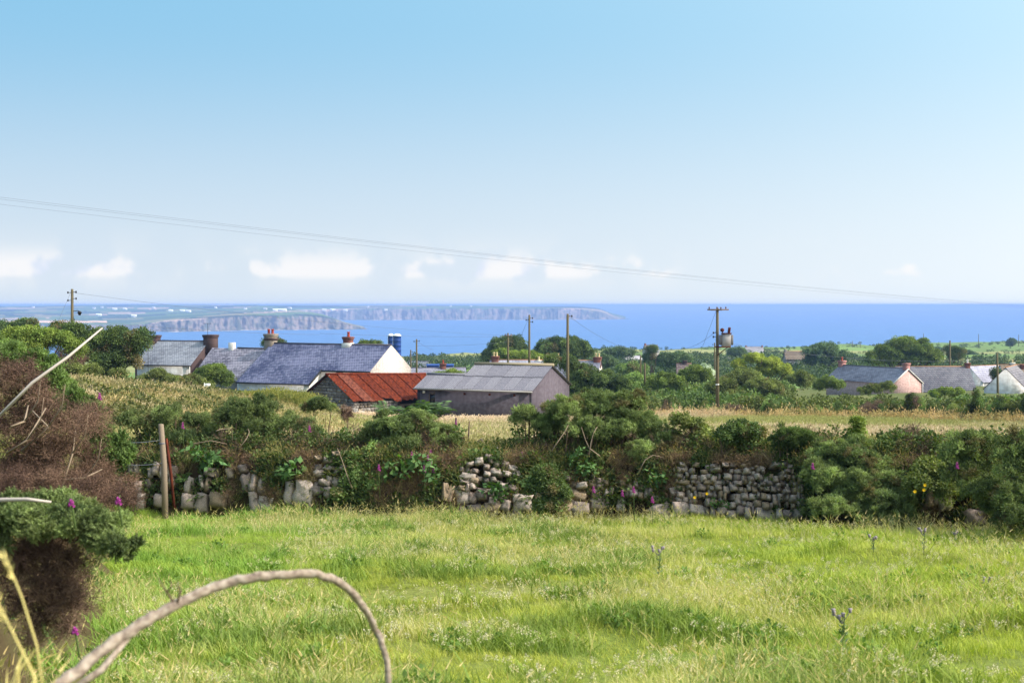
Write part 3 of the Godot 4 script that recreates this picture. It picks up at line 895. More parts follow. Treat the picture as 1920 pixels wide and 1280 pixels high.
		quad(st, Vector3(-w - 0.5, 10, 0), Vector3(w + 0.5, 10, 0), Vector3(w + 0.5, 6.4, 4.8), Vector3(-w - 0.5, 6.4, 4.8))
		quad(st, Vector3(w + 0.5, 10, 0), Vector3(-w - 0.5, 10, 0), Vector3(-w - 0.5, 6.4, -4.8), Vector3(w + 0.5, 6.4, -4.8))
		for e in [-1, 1]:
			tri(st, Vector3(e * w, 6.4, -4.8), Vector3(e * w, 10, 0), Vector3(e * w, 6.4, 4.8))
		obj("roof", done(st), M.farwhite if s[2] > 1.3 else M.farroof, f)

# ---------------------------------------------------------------- poles and wires
func pole(label: String, x: float, top: float, foot: float, d: float, r: float, lean := 0.0) -> Node3D:
	var p := at(x, top, d)
	var q := at(x + lean, foot, d)
	var h := p.y - q.y + 1.2
	var o := thing("utility_pole", label, "utility pole", Vector3(p.x, p.y - h, p.z))
	var st := begin()
	var off := (q.x - p.x)
	tube(st, [Vector3(off, 0, 0), Vector3(off * 0.5, h * 0.5, 0), Vector3(0, h - 0.06, 0), Vector3(0, h, 0)], [r * 1.2, r, r * 0.82, r * 0.55], 10)
	obj("shaft", done(st), M.polewood, o)
	o.set_meta("h", h)
	return o

func crossarm(o: Node3D, y: float, half: float, turn: float, insulators: Array) -> void:
	var h: float = o.get_meta("h")
	var t := Transform3D(Basis(Vector3.UP, turn), Vector3(0, h + y, 0))
	var st := begin()
	box(st, Vector3(-half, -0.06, 0.1), Vector3(half, 0.06, 0.2), Color.WHITE, t)
	var c := obj("crossarm", done(st), M.oldwood, o)
	for x in insulators:
		st = begin()
		lathe(st, [Vector2(0.0, 0.04), Vector2(0.035, 0.05), Vector2(0.035, 0.1), Vector2(0.07, 0.12), Vector2(0.055, 0.24), Vector2(0, 0.26)], 8, t * Transform3D(Basis(), Vector3(x, 0, 0.15)))
		obj("insulator", done(st), M.ceramic, c)

func pegs(o: Node3D, ys: Array, side := 1.0, m: Material = null) -> void:
	var h: float = o.get_meta("h")
	for y in ys:
		var st := begin()
		tube(st, [Vector3(0, h + y, 0.05), Vector3(side * 0.32, h + y, 0.05)], [0.025, 0.025], 5)
		lathe(st, [Vector2(0, -0.09), Vector2(0.06, -0.08), Vector2(0.055, 0.08), Vector2(0, 0.1)], 7, Transform3D(Basis(), Vector3(side * 0.34, h + y, 0.05)))
		obj("bracket", done(st), m if m else M.black, o)

func wire(called: String, label: String, a: Vector3, b: Vector3, sag: float, r: float, group := "") -> void:
	var st := begin()
	var pts := []; var rr := []
	for i in 25:
		var t := i / 24.0
		pts.append(a.lerp(b, t) - Vector3(0, sag * 4.0 * t * (1.0 - t), 0))
		rr.append(r)
	tube(st, pts, rr, 4)
	tag(obj(called, done(st), M.wire), label, "cable", group)

func make_poles() -> void:
	var st: SurfaceTool
	var o := pole("wooden pole with street lamp rising from the trees on the left", 134.5, 541.5, 665, 118.0, 0.125)
	pegs(o, [-0.25, -0.8], 1.0); pegs(o, [-0.3, -0.95], -1.0)
	var h: float = o.get_meta("h")
	st = begin()
	tube(st, [Vector3(0, h - 1.85, 0), Vector3(0.45, h - 1.8, 0), Vector3(0.6, h - 1.85, 0)], [0.03, 0.03, 0.03], 5)
	var arm := obj("lamp_arm", done(st), M.black, o)
	st = begin()
	lathe(st, [Vector2(0, 0.06), Vector2(0.1, 0.04), Vector2(0.22, -0.1), Vector2(0.16, -0.12), Vector2(0.1, -0.28), Vector2(0, -0.32)], 10, Transform3D(Basis(), Vector3(0.6, h - 1.88, 0)))
	obj("lamp_shade", done(st), M.black, arm)

	o = pole("tall pole carrying a grey transformer before the sea", 1345.5, 577, 742, 120.0, 0.14)
	crossarm(o, -0.15, 0.95, 0.25, [-0.8, -0.1, 0.7])
	crossarm(o, -0.17, 0.5, -0.6, [0.4])
	pegs(o, [-2.1, -2.45], -1.0)
	h = o.get_meta("h")
	st = begin()
	box(st, Vector3(-0.15, h - 6.52, 0.1), Vector3(0.15, h - 6.42, 0.15))
	obj("number_plate", done(st), M.whitemetal, o)
	var t := thing("transformer", "grey finned transformer tank with bushings hung on the tall pole", "transformer", at(1362, 649, 119.6))
	st = begin()
	box(st, Vector3(-0.36, 0.0, -0.3), Vector3(0.36, 1.05, 0.3))
	obj("tank", done(st), M.greymetal, t)
	st = begin()
	box(st, Vector3(-0.42, 1.05, -0.36), Vector3(0.42, 1.12, 0.36))
	obj("lid", done(st), M.rust_dark, t)
	for i in 5:
		for s in [-1, 1]:
			st = begin()
			box(st, Vector3(s * 0.365 if s > 0 else -0.56, 0.1, -0.26 + i * 0.115), Vector3(0.56 if s > 0 else s * 0.365, 0.95, -0.23 + i * 0.115))
			obj("cooling_fin", done(st), M.greymetal_d, t)
	st = begin()
	box(st, Vector3(-0.9, -0.1, -0.3), Vector3(0.34, 0.0, -0.2))
	box(st, Vector3(-0.9, -0.1, 0.2), Vector3(0.34, 0.0, 0.3))
	tube(st, [Vector3(-0.75, -0.75, 0), Vector3(0.1, -0.1, 0)], [0.04, 0.04], 5)
	obj("bracket", done(st), M.rust_dark, t)
	for q in [Vector3(0.18, 1.12, -0.12), Vector3(0.24, 1.12, 0.14)]:
		st = begin()
		var prof := [Vector2(0.0, 0.0), Vector2(0.05, 0.0)]
		for i in 5:
			prof.append_array([Vector2(0.085, 0.04 + i * 0.09), Vector2(0.05, 0.08 + i * 0.09)])
		prof.append(Vector2(0, 0.52))
		lathe(st, prof, 8, Transform3D(Basis(Vector3.BACK, -0.15), q))
		obj("bushing", done(st), M.rust_dark, t)
	st = begin()
	lathe(st, [Vector2(0, -0.22), Vector2(0.15, -0.2), Vector2(0.17, 0.0), Vector2(0.15, 0.2), Vector2(0, 0.22)], 12, Transform3D(Basis(Vector3.RIGHT, PI / 2), Vector3(-0.34, 1.36, 0.0)))
	tube(st, [Vector3(-0.28, 1.1, 0), Vector3(-0.32, 1.3, 0)], [0.05, 0.05], 5)
	obj("oil_drum", done(st), M.rust_dark, t)

	o = pole("tall bare pole at the gable corner of the grey shed", 1064.5, 588, 740, 117.0, 0.125)
	pegs(o, [-0.2], 1.0)
	o = pole("pole with short brackets rising behind the grey shed ridge", 992.5, 590, 700, 150.0, 0.125)
	pegs(o, [-0.35, -0.75], 1.0); pegs(o, [-0.55], -1.0)
	o = pole("shorter pole with crossarm before the dark round trees", 952.5, 624, 700, 188.0, 0.14)
	crossarm(o, -0.35, 0.55, 0.4, [-0.45, 0.4]); pegs(o, [-0.2], -1.0)
	o = pole("slim dark pole right of the white farmhouse gable", 781.0, 635.5, 706, 185.0, 0.125)
	pegs(o, [-0.3], -1.0); pegs(o, [-0.25], 1.0)
	o = pole("short thin pole beside the farmhouse gable, left of the taller one", 770.0, 655.5, 706, 245.0, 0.13)
	pegs(o, [-0.35, -0.8], 1.0)
	o = pole("thin pole close behind the transformer pole", 1340.3, 642.5, 705, 240.0, 0.13)
	pegs(o, [-0.3], -1.0)
	o = pole("pole rising behind the brown tiled roof", 1782.0, 638, 700, 245.0, 0.15)
	o = pole("pole standing before the white gable house at the edge", 1870.5, 662, 745, 168.0, 0.13, 2.0)
	for q in [[1599.0, 639.0, 652.0], [1613.5, 641.0, 655.0], [1732.5, 625.0, 640.0], [1835.5, 626.0, 642.0], [1911.0, 627.0, 640.0]]:
		o = pole("thin far pole on the skyline hedge, " + {1599: "left of two near the round tree", 1613: "right of two near the round tree", 1732: "above the broad sycamore", 1835: "above the far green field", 1911: "at the far end of the skyline"}[int(q[0])], q[0], q[1], q[2] + 6.0, 950.0, 0.2)
	for q in [[208, 666, 690, 170], [249, 680, 702, 150]]:
		pole("short grey post among scrub, " + ("left" if q[0] == 208 else "right") + " of two below the far conifer", 1160 + q[0] * 0.198, q[1], q[2], q[3], 0.1)

	# the three power lines that cross the sky, and telephone wires between the poles
	var g := "power lines crossing the sky"
	wire("power_line", "uppermost of three power lines crossing the sky", at(-160, 350, 60), at(2120, 587, 128), 0.52, 0.0045, g)
	wire("power_line", "middle of three power lines crossing the sky", at(-160, 354, 61.5), at(2120, 589, 130), 0.50, 0.0045, g)
	wire("power_line", "lowest of three power lines crossing the sky", at(-160, 364, 63), at(2120, 590, 132), 0.55, 0.0045, g)
	var tel := "telephone wires between the poles"
	wire("telephone_wire", "telephone wire from the lamp pole to the farmhouse", at(137, 600, 118), at(600, 627, 170), 0.25, 0.012, tel)
	wire("telephone_wire", "telephone wire from the lamp pole towards the short crossarm pole", at(139, 549, 118), at(952, 629, 188), 0.5, 0.010, tel)
	wire("telephone_wire", "long telephone wire past the silos to the short crossarm pole", at(600, 625, 170), at(951, 631, 188), 0.15, 0.012, tel)
	wire("telephone_wire", "telephone wire hanging from the bare pole down to the right", at(1066, 592, 117), at(1190, 656, 190), 0.5, 0.014, tel)
	wire("telephone_wire", "telephone wire from the bracket pole down to the round tree", at(991, 597, 150), at(972, 640, 187), 0.05, 0.014, tel)
	wire("telephone_wire", "stay wire on the left of the transformer pole", at(1344, 580, 120), at(1312, 665, 124), 0.0, 0.012, tel)
	wire("telephone_wire", "service wire from transformer pole down to the scrub", at(1343, 621, 120), at(1275, 655, 160), 0.35, 0.014, tel)
	wire("telephone_wire", "stay wire left of the lamp pole", at(133, 545, 118), at(104, 612, 116), 0.0, 0.012, tel)
	wire("telephone_wire", "telephone wire from slim pole by the gable to the right", at(782, 640, 185), at(812, 656, 240), 0.1, 0.013, tel)
	wire("telephone_wire", "telephone wire over the slate roof and shed to the round trees", at(781, 648, 185), at(960, 640, 190), 0.2, 0.012, tel)
	wire("telephone_wire", "wire across the roof of the pink house", at(1345, 640, 125), at(1871, 672, 168), 0.9, 0.010, tel)

func make_materials_b() -> void:
	var ww := mat("whitewash", lin(0.84, 0.825, 0.82), 0.85)
	wear(ww, noise_tex(0.012, Color(0.7, 0.68, 0.66), Color(1, 1, 1), 31, 6), 0.22)
	var rw := mat("roughwhite", lin(0.72, 0.695, 0.68), 0.9)
	wear(rw, noise_tex(0.03, Color(0.6, 0.56, 0.54), Color(1, 1, 1), 32, 5), 0.35)
	relief(rw, 0.06, 9.0); rw.heightmap_texture = noise_tex(0.05, Color.BLACK, Color.WHITE, 33)
	mat("slate", Color.WHITE, 0.62, 0.35, true)
	mat("tile", Color.WHITE, 0.8, 0.25, true)
	mat("rubble", Color.WHITE, 0.92, 0.2, true)
	wear(M.rubble, noise_tex(0.03, Color(0.72, 0.7, 0.68), Color(1, 1, 1), 34, 5), 1.1)
	mat("black", lin(0.02, 0.02, 0.022), 0.5)
	mat("darkridge", lin(0.07, 0.065, 0.085), 0.8)
	mat("terracotta", lin(0.30, 0.16, 0.09), 0.85)
	mat("darkframe", lin(0.12, 0.09, 0.08), 0.6)
	mat("darkglass", lin(0.012, 0.012, 0.018), 0.12, 0.5)
	var br := mat("brick", lin(0.27, 0.12, 0.10), 0.9)
	wear(br, noise_tex(0.05, Color(0.6, 0.56, 0.55), Color(1, 1, 1), 35, 3), 1.3)
	mat("mortar", lin(0.62, 0.6, 0.58), 0.9)
	mat("redpot", lin(0.35, 0.06, 0.035), 0.7)
	mat("creampot", lin(0.62, 0.50, 0.28), 0.7)
	var ps := mat("palestone", lin(0.42, 0.38, 0.33), 0.9)
	wear(ps, noise_tex(0.05, Color(0.55, 0.5, 0.47), Color(1, 1, 1), 36, 4), 0.9)
	var dk := mat("darkstone", lin(0.12, 0.085, 0.085), 0.9)
	wear(dk, noise_tex(0.06, Color(0.5, 0.45, 0.45), Color(1, 1, 1), 37, 4), 0.9)
	var gs := mat("greystone", lin(0.3, 0.28, 0.27), 0.9)
	wear(gs, noise_tex(0.06, Color(0.6, 0.58, 0.56), Color(1, 1, 1), 38, 4), 0.6)
	mat("greywall", lin(0.45, 0.42, 0.42), 0.9)
	for q in [["rust", 0.27, 0.062, 0.028], ["rust_pale", 0.33, 0.12, 0.08], ["rust_dark", 0.17, 0.05, 0.03], ["rust_b", 0.235, 0.056, 0.028]]:
		var m := mat(q[0], lin(q[1], q[2], q[3]), 0.85, 0.2)
		wear(m, noise_tex(0.022, Color(0.38, 0.36, 0.38), Color(1, 0.94, 0.9), 40, 6), 0.3)
	mat("oldwood", lin(0.16, 0.12, 0.09), 0.9)
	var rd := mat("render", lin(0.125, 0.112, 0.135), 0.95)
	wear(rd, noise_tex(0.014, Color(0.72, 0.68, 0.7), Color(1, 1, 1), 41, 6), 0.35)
	mat("concrete", lin(0.26, 0.25, 0.25), 0.9)
	for q in [["asbestos", 0.195, 0.195, 0.235], ["asbestos_b", 0.225, 0.225, 0.265]]:
		var m := mat(q[0], lin(q[1], q[2], q[3]), 0.9, 0.2)
		wear(m, noise_tex(0.018, Color(0.68, 0.68, 0.7), Color(1, 1, 1), 42, 5), 0.6)
	mat("lichen", lin(0.25, 0.21, 0.14), 0.95)
	mat("silo_blue", lin(0.012, 0.045, 0.21), 0.5)
	mat("whitemetal", lin(0.75, 0.75, 0.75), 0.5)
	var pk := mat("pink", lin(0.66, 0.45, 0.42), 0.9)
	wear(pk, noise_tex(0.02, Color(0.66, 0.64, 0.64), Color(1, 1, 1), 43, 6), 0.3)
	relief(pk, 0.06, 2.0); pk.heightmap_texture = M.roughwhite.heightmap_texture
	mat("redpaint", lin(0.32, 0.16, 0.15), 0.9)
	mat("farwhite", lin(0.8, 0.8, 0.78), 0.8)
	mat("farroof", lin(0.3, 0.3, 0.33), 0.8)
	var pw := mat("polewood", lin(0.2, 0.17, 0.11), 0.9)
	wear(pw, noise_tex(0.04, Color(0.6, 0.58, 0.5), Color(1, 1, 1), 44, 4), 1.0)
	mat("ceramic", lin(0.12, 0.08, 0.07), 0.3)
	mat("wire", lin(0.1, 0.11, 0.15), 0.6)
	mat("greymetal", lin(0.30, 0.29, 0.30), 0.6)
	mat("greymetal_d", lin(0.16, 0.15, 0.16), 0.6)

# ---------------------------------------------------------------- plants
var C := {}                                                # clump meshes, shared by every plant of a kind

func rand_dir(up := 0.0) -> Vector3:
	var v := Vector3(rng.randfn(), rng.randfn() + up, rng.randfn())
	return v.normalized() if v.length() > 0.01 else Vector3.UP

func leaf(st: SurfaceTool, p: Vector3, dir: Vector3, side: Vector3, l: float, w: float, col: Color, fold := 0.25) -> void:
	var n := dir.cross(side).normalized()
	var m := p + dir * l * 0.45
	var tip := p + dir * l
	tri(st, p, m + side * w + n * w * fold, tip, col)
	tri(st, p, tip, m - side * w + n * w * fold, col)

func leaf_clump(n: int, l: float, w: float, shell := 0.35) -> ArrayMesh:   # a ball of radius 1 of single leaves
	var st := begin()
	for i in n:
		var d := rand_dir(0.15)
		var p := d * lerpf(shell, 1.0, pow(rng.randf(), 0.6)) * Vector3(1, 0.8, 1)
		var dir := (d * 0.7 + rand_dir() * 0.9 + Vector3(0, -0.1, 0)).normalized()
		var side := dir.cross(rand_dir(1.5)).normalized()
		var s := rng.randf_range(0.65, 1.25)
		leaf(st, p, dir, side, l * s, w * s, Color.WHITE * rng.randf_range(0.5, 1.0))
	return done(st)

func gorse_clump(n: int, spikes: int) -> ArrayMesh:        # shoots set with spines
	var st := begin()
	for i in n:
		var d := rand_dir(0.55)
		var root := d * rng.randf_range(0.1, 0.5)
		var dir := (d + Vector3(0, 0.45, 0) + rand_dir() * 0.3).normalized()
		var l := rng.randf_range(0.4, 0.75)
		var shade := rng.randf_range(0.5, 1.0)
		for k in spikes:
			var t := (k + rng.randf()) / spikes
			var p := root + dir * l * t
			var out := (dir * 0.8 + rand_dir()).normalized()
			var side := out.cross(rand_dir()).normalized() * 0.05
			var sl := lerpf(0.3, 0.16, t) * rng.randf_range(0.7, 1.2)
			tri(st, p - side, p + out * sl, p + side, Color.WHITE * shade * rng.randf_range(0.75, 1.0))
	return done(st)

func twig_clump(n: int) -> ArrayMesh:                      # dead, leafless sprays
	var st := begin()
	for i in n:
		var d := rand_dir(0.5)
		var p := d * rng.randf_range(0.0, 0.3)
		var dir := (d + rand_dir() * 0.35).normalized()
		var shade := rng.randf_range(0.45, 1.0)
		var l := rng.randf_range(0.6, 1.1)
		var side := dir.cross(rand_dir()).normalized() * 0.018
		tri(st, p - side, p + dir * l, p + side, Color.WHITE * shade)
		for k in 7:
			var q := p + dir * l * rng.randf_range(0.2, 0.95)
			var o := (dir * 0.7 + rand_dir()).normalized()
			var s2 := o.cross(rand_dir()).normalized() * 0.016
			tri(st, q - s2, q + o * rng.randf_range(0.15, 0.35), q + s2, Color.WHITE * shade * rng.randf_range(0.7, 1.0))
	return done(st)

func grass_clump(n: int, spread: float, h: float, w: float, lean: float, heads := 0.0) -> ArrayMesh:
	var st := begin()
	for i in n:
		var a := rng.randf() * TAU
		var r := sqrt(rng.randf()) * spread
		var p := Vector3(cos(a) * r, -0.03, sin(a) * r)
		var hh := h * rng.randf_range(0.45, 1.15)
		var dir := Vector3(rng.randfn(), 0, rng.randfn()).normalized()
		var bend := lean * rng.randf_range(0.2, 1.2) * hh
		var face := dir.cross(Vector3.UP).rotated(Vector3.UP, rng.randf_range(-0.8, 0.8)) * w * rng.randf_range(0.7, 1.3)
		var mid := p + dir * bend * 0.3 + Vector3(0, hh * 0.6, 0)
		var tip := p + dir * bend + Vector3(0, hh, 0)
		var sh := rng.randf_range(0.68, 1.0)
		var col := Color(sh * rng.randf_range(0.9, 1.0), sh, sh * rng.randf_range(0.8, 1.0))
		tri(st, p - face, mid - face * 0.8, p + face, col)
		tri(st, p + face, mid - face * 0.8, mid + face * 0.8, col)
		tri(st, mid - face * 0.8, tip, mid + face * 0.8, col)
		if rng.randf() < heads:
			var e := (tip - mid).normalized()
			var s := e.cross(rand_dir()).normalized()
			var hl := hh * 0.2
			for k in 2:
				var ss := s.rotated(e, k * 1.6) * w * 2.6
				tri(st, tip - e * hl * 0.4 - ss, tip + e * hl, tip - e * hl * 0.4 + ss, Color(1, 0.95, 0.85))
	return done(st)

func frond_clump(n: int) -> ArrayMesh:                     # bracken and ferns
	var st := begin()
	for i in n:
		var a := TAU * i / n + rng.randf()
		var out := Vector3(cos(a), 0, sin(a))
		var side := out.cross(Vector3.UP)
		var l := rng.randf_range(0.7, 1.1)
		var shade := rng.randf_range(0.65, 1.0)
		for k in 13:
			var t := (k + 1.5) / 14.0
			var p := out * l * t + Vector3(0, sin(t * 2.3) * 0.55 * l, 0)
			var w := 0.34 * sin(PI * (1.0 - t) * 0.8 + 0.3) * l
			for s in [-1, 1]:
				leaf(st, p, (side * s + out * 0.35 + Vector3(0, -0.12, 0)).normalized(), out, w, 0.045, Color.WHITE * shade * rng.randf_range(0.8, 1.0), 0.1)
	return done(st)

func make_clumps() -> void:
	C.gorse = [gorse_clump(34, 10), gorse_clump(34, 10), gorse_clump(30, 11)]
	C.gorse_fine = [gorse_clump(70, 15), gorse_clump(64, 16)]
	C.twig = [twig_clump(34), twig_clump(30)]
	C.leaf = [leaf_clump(120, 0.34, 0.10), leaf_clump(110, 0.36, 0.11), leaf_clump(100, 0.3, 0.12)]
	C.bramble = [leaf_clump(60, 0.42, 0.15, 0.2), leaf_clump(55, 0.46, 0.16, 0.2)]
	C.broad = [leaf_clump(14, 0.85, 0.24, 0.1), leaf_clump(12, 0.9, 0.26, 0.1)]
	C.needle = [leaf_clump(150, 0.36, 0.05), leaf_clump(150, 0.36, 0.05)]
	C.turf = [grass_clump(60, 0.16, 0.13, 0.003, 1.1), grass_clump(60, 0.16, 0.15, 0.003, 1.2), grass_clump(56, 0.16, 0.11, 0.0032, 1.4)]
	C.tall = [grass_clump(26, 0.2, 0.33, 0.0022, 0.8, 0.4), grass_clump(26, 0.2, 0.36, 0.0022, 0.9, 0.45)]
	C.hay = [grass_clump(50, 0.45, 0.42, 0.008, 0.6, 0.8), grass_clump(50, 0.45, 0.46, 0.008, 0.7, 0.8)]
	C.frond = [frond_clump(7), frond_clump(6)]
	for q in [["foliage", 0.75, 0.25], ["grassblade", 0.75, 0.2]]:
		var m := mat(q[0], Color.WHITE, q[1], q[2], true)
		m.backlight_enabled = true
		m.backlight = Color(0.75, 0.8, 0.35)
	var sb := mat("strawblade", Color.WHITE, 0.8, 0.2, true)
	sb.backlight_enabled = true
	sb.backlight = Color(0.6, 0.55, 0.48)
	var tw := mat("twigs", Color.WHITE, 0.9, 0.15, true)
	mat("stem", lin(0.10, 0.07, 0.05), 0.9, 0.2)
	mat("palestem", lin(0.25, 0.19, 0.14), 0.85, 0.2)
	mat("greystem", lin(0.42, 0.37, 0.34), 0.85, 0.2)
	mat("green_stem", lin(0.10, 0.15, 0.05), 0.8, 0.2)

const GREEN := 2.1                                       # how much paler than the table the season's foliage is
const HUES := {                                            # base colours of foliage (linear)
	"gorse": [Color(0.066, 0.094, 0.042), Color(0.2, 0.245, 0.1)],
	"gorse_bright": [Color(0.075, 0.12, 0.042), Color(0.16, 0.225, 0.075)],
	"dead": [Color(0.055, 0.034, 0.028), Color(0.17, 0.108, 0.078)],
	"dark": [Color(0.04, 0.066, 0.03), Color(0.095, 0.13, 0.04)],
	"tree": [Color(0.055, 0.085, 0.028), Color(0.14, 0.18, 0.045)],
	"olive": [Color(0.075, 0.095, 0.034), Color(0.13, 0.15, 0.05)],
	"bright": [Color(0.085, 0.125, 0.03), Color(0.165, 0.205, 0.046)],
	"yellow": [Color(0.14, 0.18, 0.04), Color(0.25, 0.27, 0.06)],
	"bramble": [Color(0.07, 0.115, 0.04), Color(0.15, 0.21, 0.07)],
	"far": [Color(0.05, 0.085, 0.045), Color(0.085, 0.12, 0.06)],
	"russet": [Color(0.05, 0.03, 0.028), Color(0.105, 0.07, 0.05)],
	"blossom": [Color(0.2, 0.25, 0.2), Color(0.4, 0.42, 0.4)],
}

# A bush or tree: lobes are [x, y, half width, half height, how much farther] in spots of the photograph at distance d.
func bush(called: String, label: String, category: String, look: String, clump: String, d: float, lobes: Array, size: float, density := 1.0, trunk := "stems", group := "") -> Node3D:
	var first: Array = lobes[0]
	if d > 22.0 and d < 31.0:
		d -= hedge_step(first[0], d)
	var base := on_ground(first[0], d)
	var low := 1e9
	for l in lobes:
		low = minf(low, at(l[0], l[1] + l[3], d).y)
	base.y = minf(base.y, low)
	var o := thing(called, label, category, base, 0.0, group)
	var places := []
	var tints := PackedColorArray()
	var hue: Array = HUES[look]
	var k := d / FOC
	var stems := begin()
	var n_lobe := 0
	for l in lobes:
		var c := at(l[0], l[1], d + (l[4] if l.size() > 4 else 0.0)) - base
		var rx: float = l[2] * k
		var ry: float = l[3] * k
		var rz := clampf(rx, ry * 0.8, ry * 1.9)
		var area := (rx * ry + rx * rz + ry * rz) * 2.2
		var n := maxi(5, int(area / (size * size) * 1.15 * density))
		var lobe_tone := rng.randf_range(0.0, 0.35)
		var each := 8
		for m in maxi(3, int(n * (2.3 if clump == "leaf" or clump == "needle" else 1.6) / each)):           # twigs gather into smaller tufts, with gaps between
			var v := rand_dir(0.3)
			var bump := 1.0 + 0.2 * fbm.get_noise_3d((v.x + l[0]) * 30.0, v.y * 30.0, v.z * 30.0)
			var deep := lerpf(0.45, 1.0, pow(rng.randf(), 0.5)) * bump
			var q := c + Vector3(v.x * maxf(rx - size, rx * 0.45), v.y * maxf(ry - size, ry * 0.45), v.z * maxf(rz - size, rz * 0.45)) * deep
			var tone := clampf(lobe_tone + rng.randf_range(-0.1, 0.75), 0, 1)
			var shade := rng.randf_range(0.72, 1.3) * GREEN
			var withered := rng.randf() < 0.1 and look in ["gorse", "bramble", "olive", "dark"]
			for i in each:
				var u := rand_dir(0.45)
				var s := size * rng.randf_range(0.45, 0.95)
				var p := q + u * size * rng.randf_range(0.5, 1.25) * Vector3(1.15, 0.8, 1.15)
				var up := (Vector3.UP + v * 0.5 + u * 0.5).normalized()
				var b := Basis(Quaternion(Vector3.UP, up)) * Basis(Vector3.UP, rng.randf() * TAU)
				places.append(Transform3D(b.scaled(Vector3.ONE * s), p))
				var base_tint := (hue[0] as Color).lerp(hue[1], clampf(tone + rng.randf_range(-0.2, 0.2), 0, 1))
				if withered: base_tint = base_tint.lerp(Color(0.13, 0.09, 0.055), 0.7)
				tints.append(base_tint * shade * rng.randf_range(0.85, 1.15))
		if trunk != "":
			var foot := Vector3(c.x * 0.35, -0.3, c.z * 0.35) + Vector3(rng.randf_range(-0.1, 0.1), 0, rng.randf_range(-0.1, 0.1)) * size * 4.0
			var r := clampf(0.05 * (rx + ry), 0.012, 0.25)
			for q in (3 if n_lobe < 8 else 1):
				var tip := c + Vector3(rng.randf_range(-0.7, 0.7) * rx, rng.randf_range(-0.3, 0.6) * ry, rng.randf_range(-0.6, 0.6) * rz)
				var mid := foot.lerp(tip, 0.5) + Vector3(rng.randf_range(-0.2, 0.2) * rx, 0.1 * ry, rng.randf_range(-0.2, 0.2) * rx)
				tube(stems, [foot, mid, tip], [r, r * 0.7, r * 0.2], 5)
		n_lobe += 1
	var mesh: ArrayMesh = C[clump][rng.randi() % C[clump].size()]
	copies("crown" if trunk == "trunk" else "foliage", mesh, M.twigs if clump == "twig" else M.foliage, places, tints, o)
	if trunk != "":
		obj(trunk, done(stems), M.stem, o)
	return o

func hedge_step(px: float, d: float) -> float:             # the hedge comes nearer towards the right
	return 0.4 + 0.2 * maxf((px - 960.0) / FOC * d - 2.0, 0.0)

func scatter(called: String, label: String, category: String, clump: String, m: Material, spots: Array) -> void:   # stuff that nobody could count; spots are [transform, colour]
	var meshes: Array = C[clump]
	var lists := []
	var tints := []
	for i in meshes.size():
		lists.append([]); tints.append(PackedColorArray())
	for s in spots:
		var i := rng.randi() % meshes.size()
		lists[i].append(s[0]); tints[i].append(s[1] * (1.0 if clump == "flower" else 1.45))
	var o := Node3D.new()
	o.name = numbered(called)
	add_child(o)
	o.set_meta("kind", "stuff")
	tag(o, label, category)
	for i in meshes.size():
		if lists[i].size():
			copies("patch", meshes[i], m, lists[i], tints[i], o)

func stand(p: Vector3, s: float, tilt := 0.15) -> Transform3D:
	return Transform3D((Basis(Vector3.RIGHT, rng.randf_range(-tilt, tilt)) * Basis(Vector3.BACK, rng.randf_range(-tilt, tilt)) * Basis(Vector3.UP, rng.randf() * TAU)).scaled(Vector3.ONE * s), p)

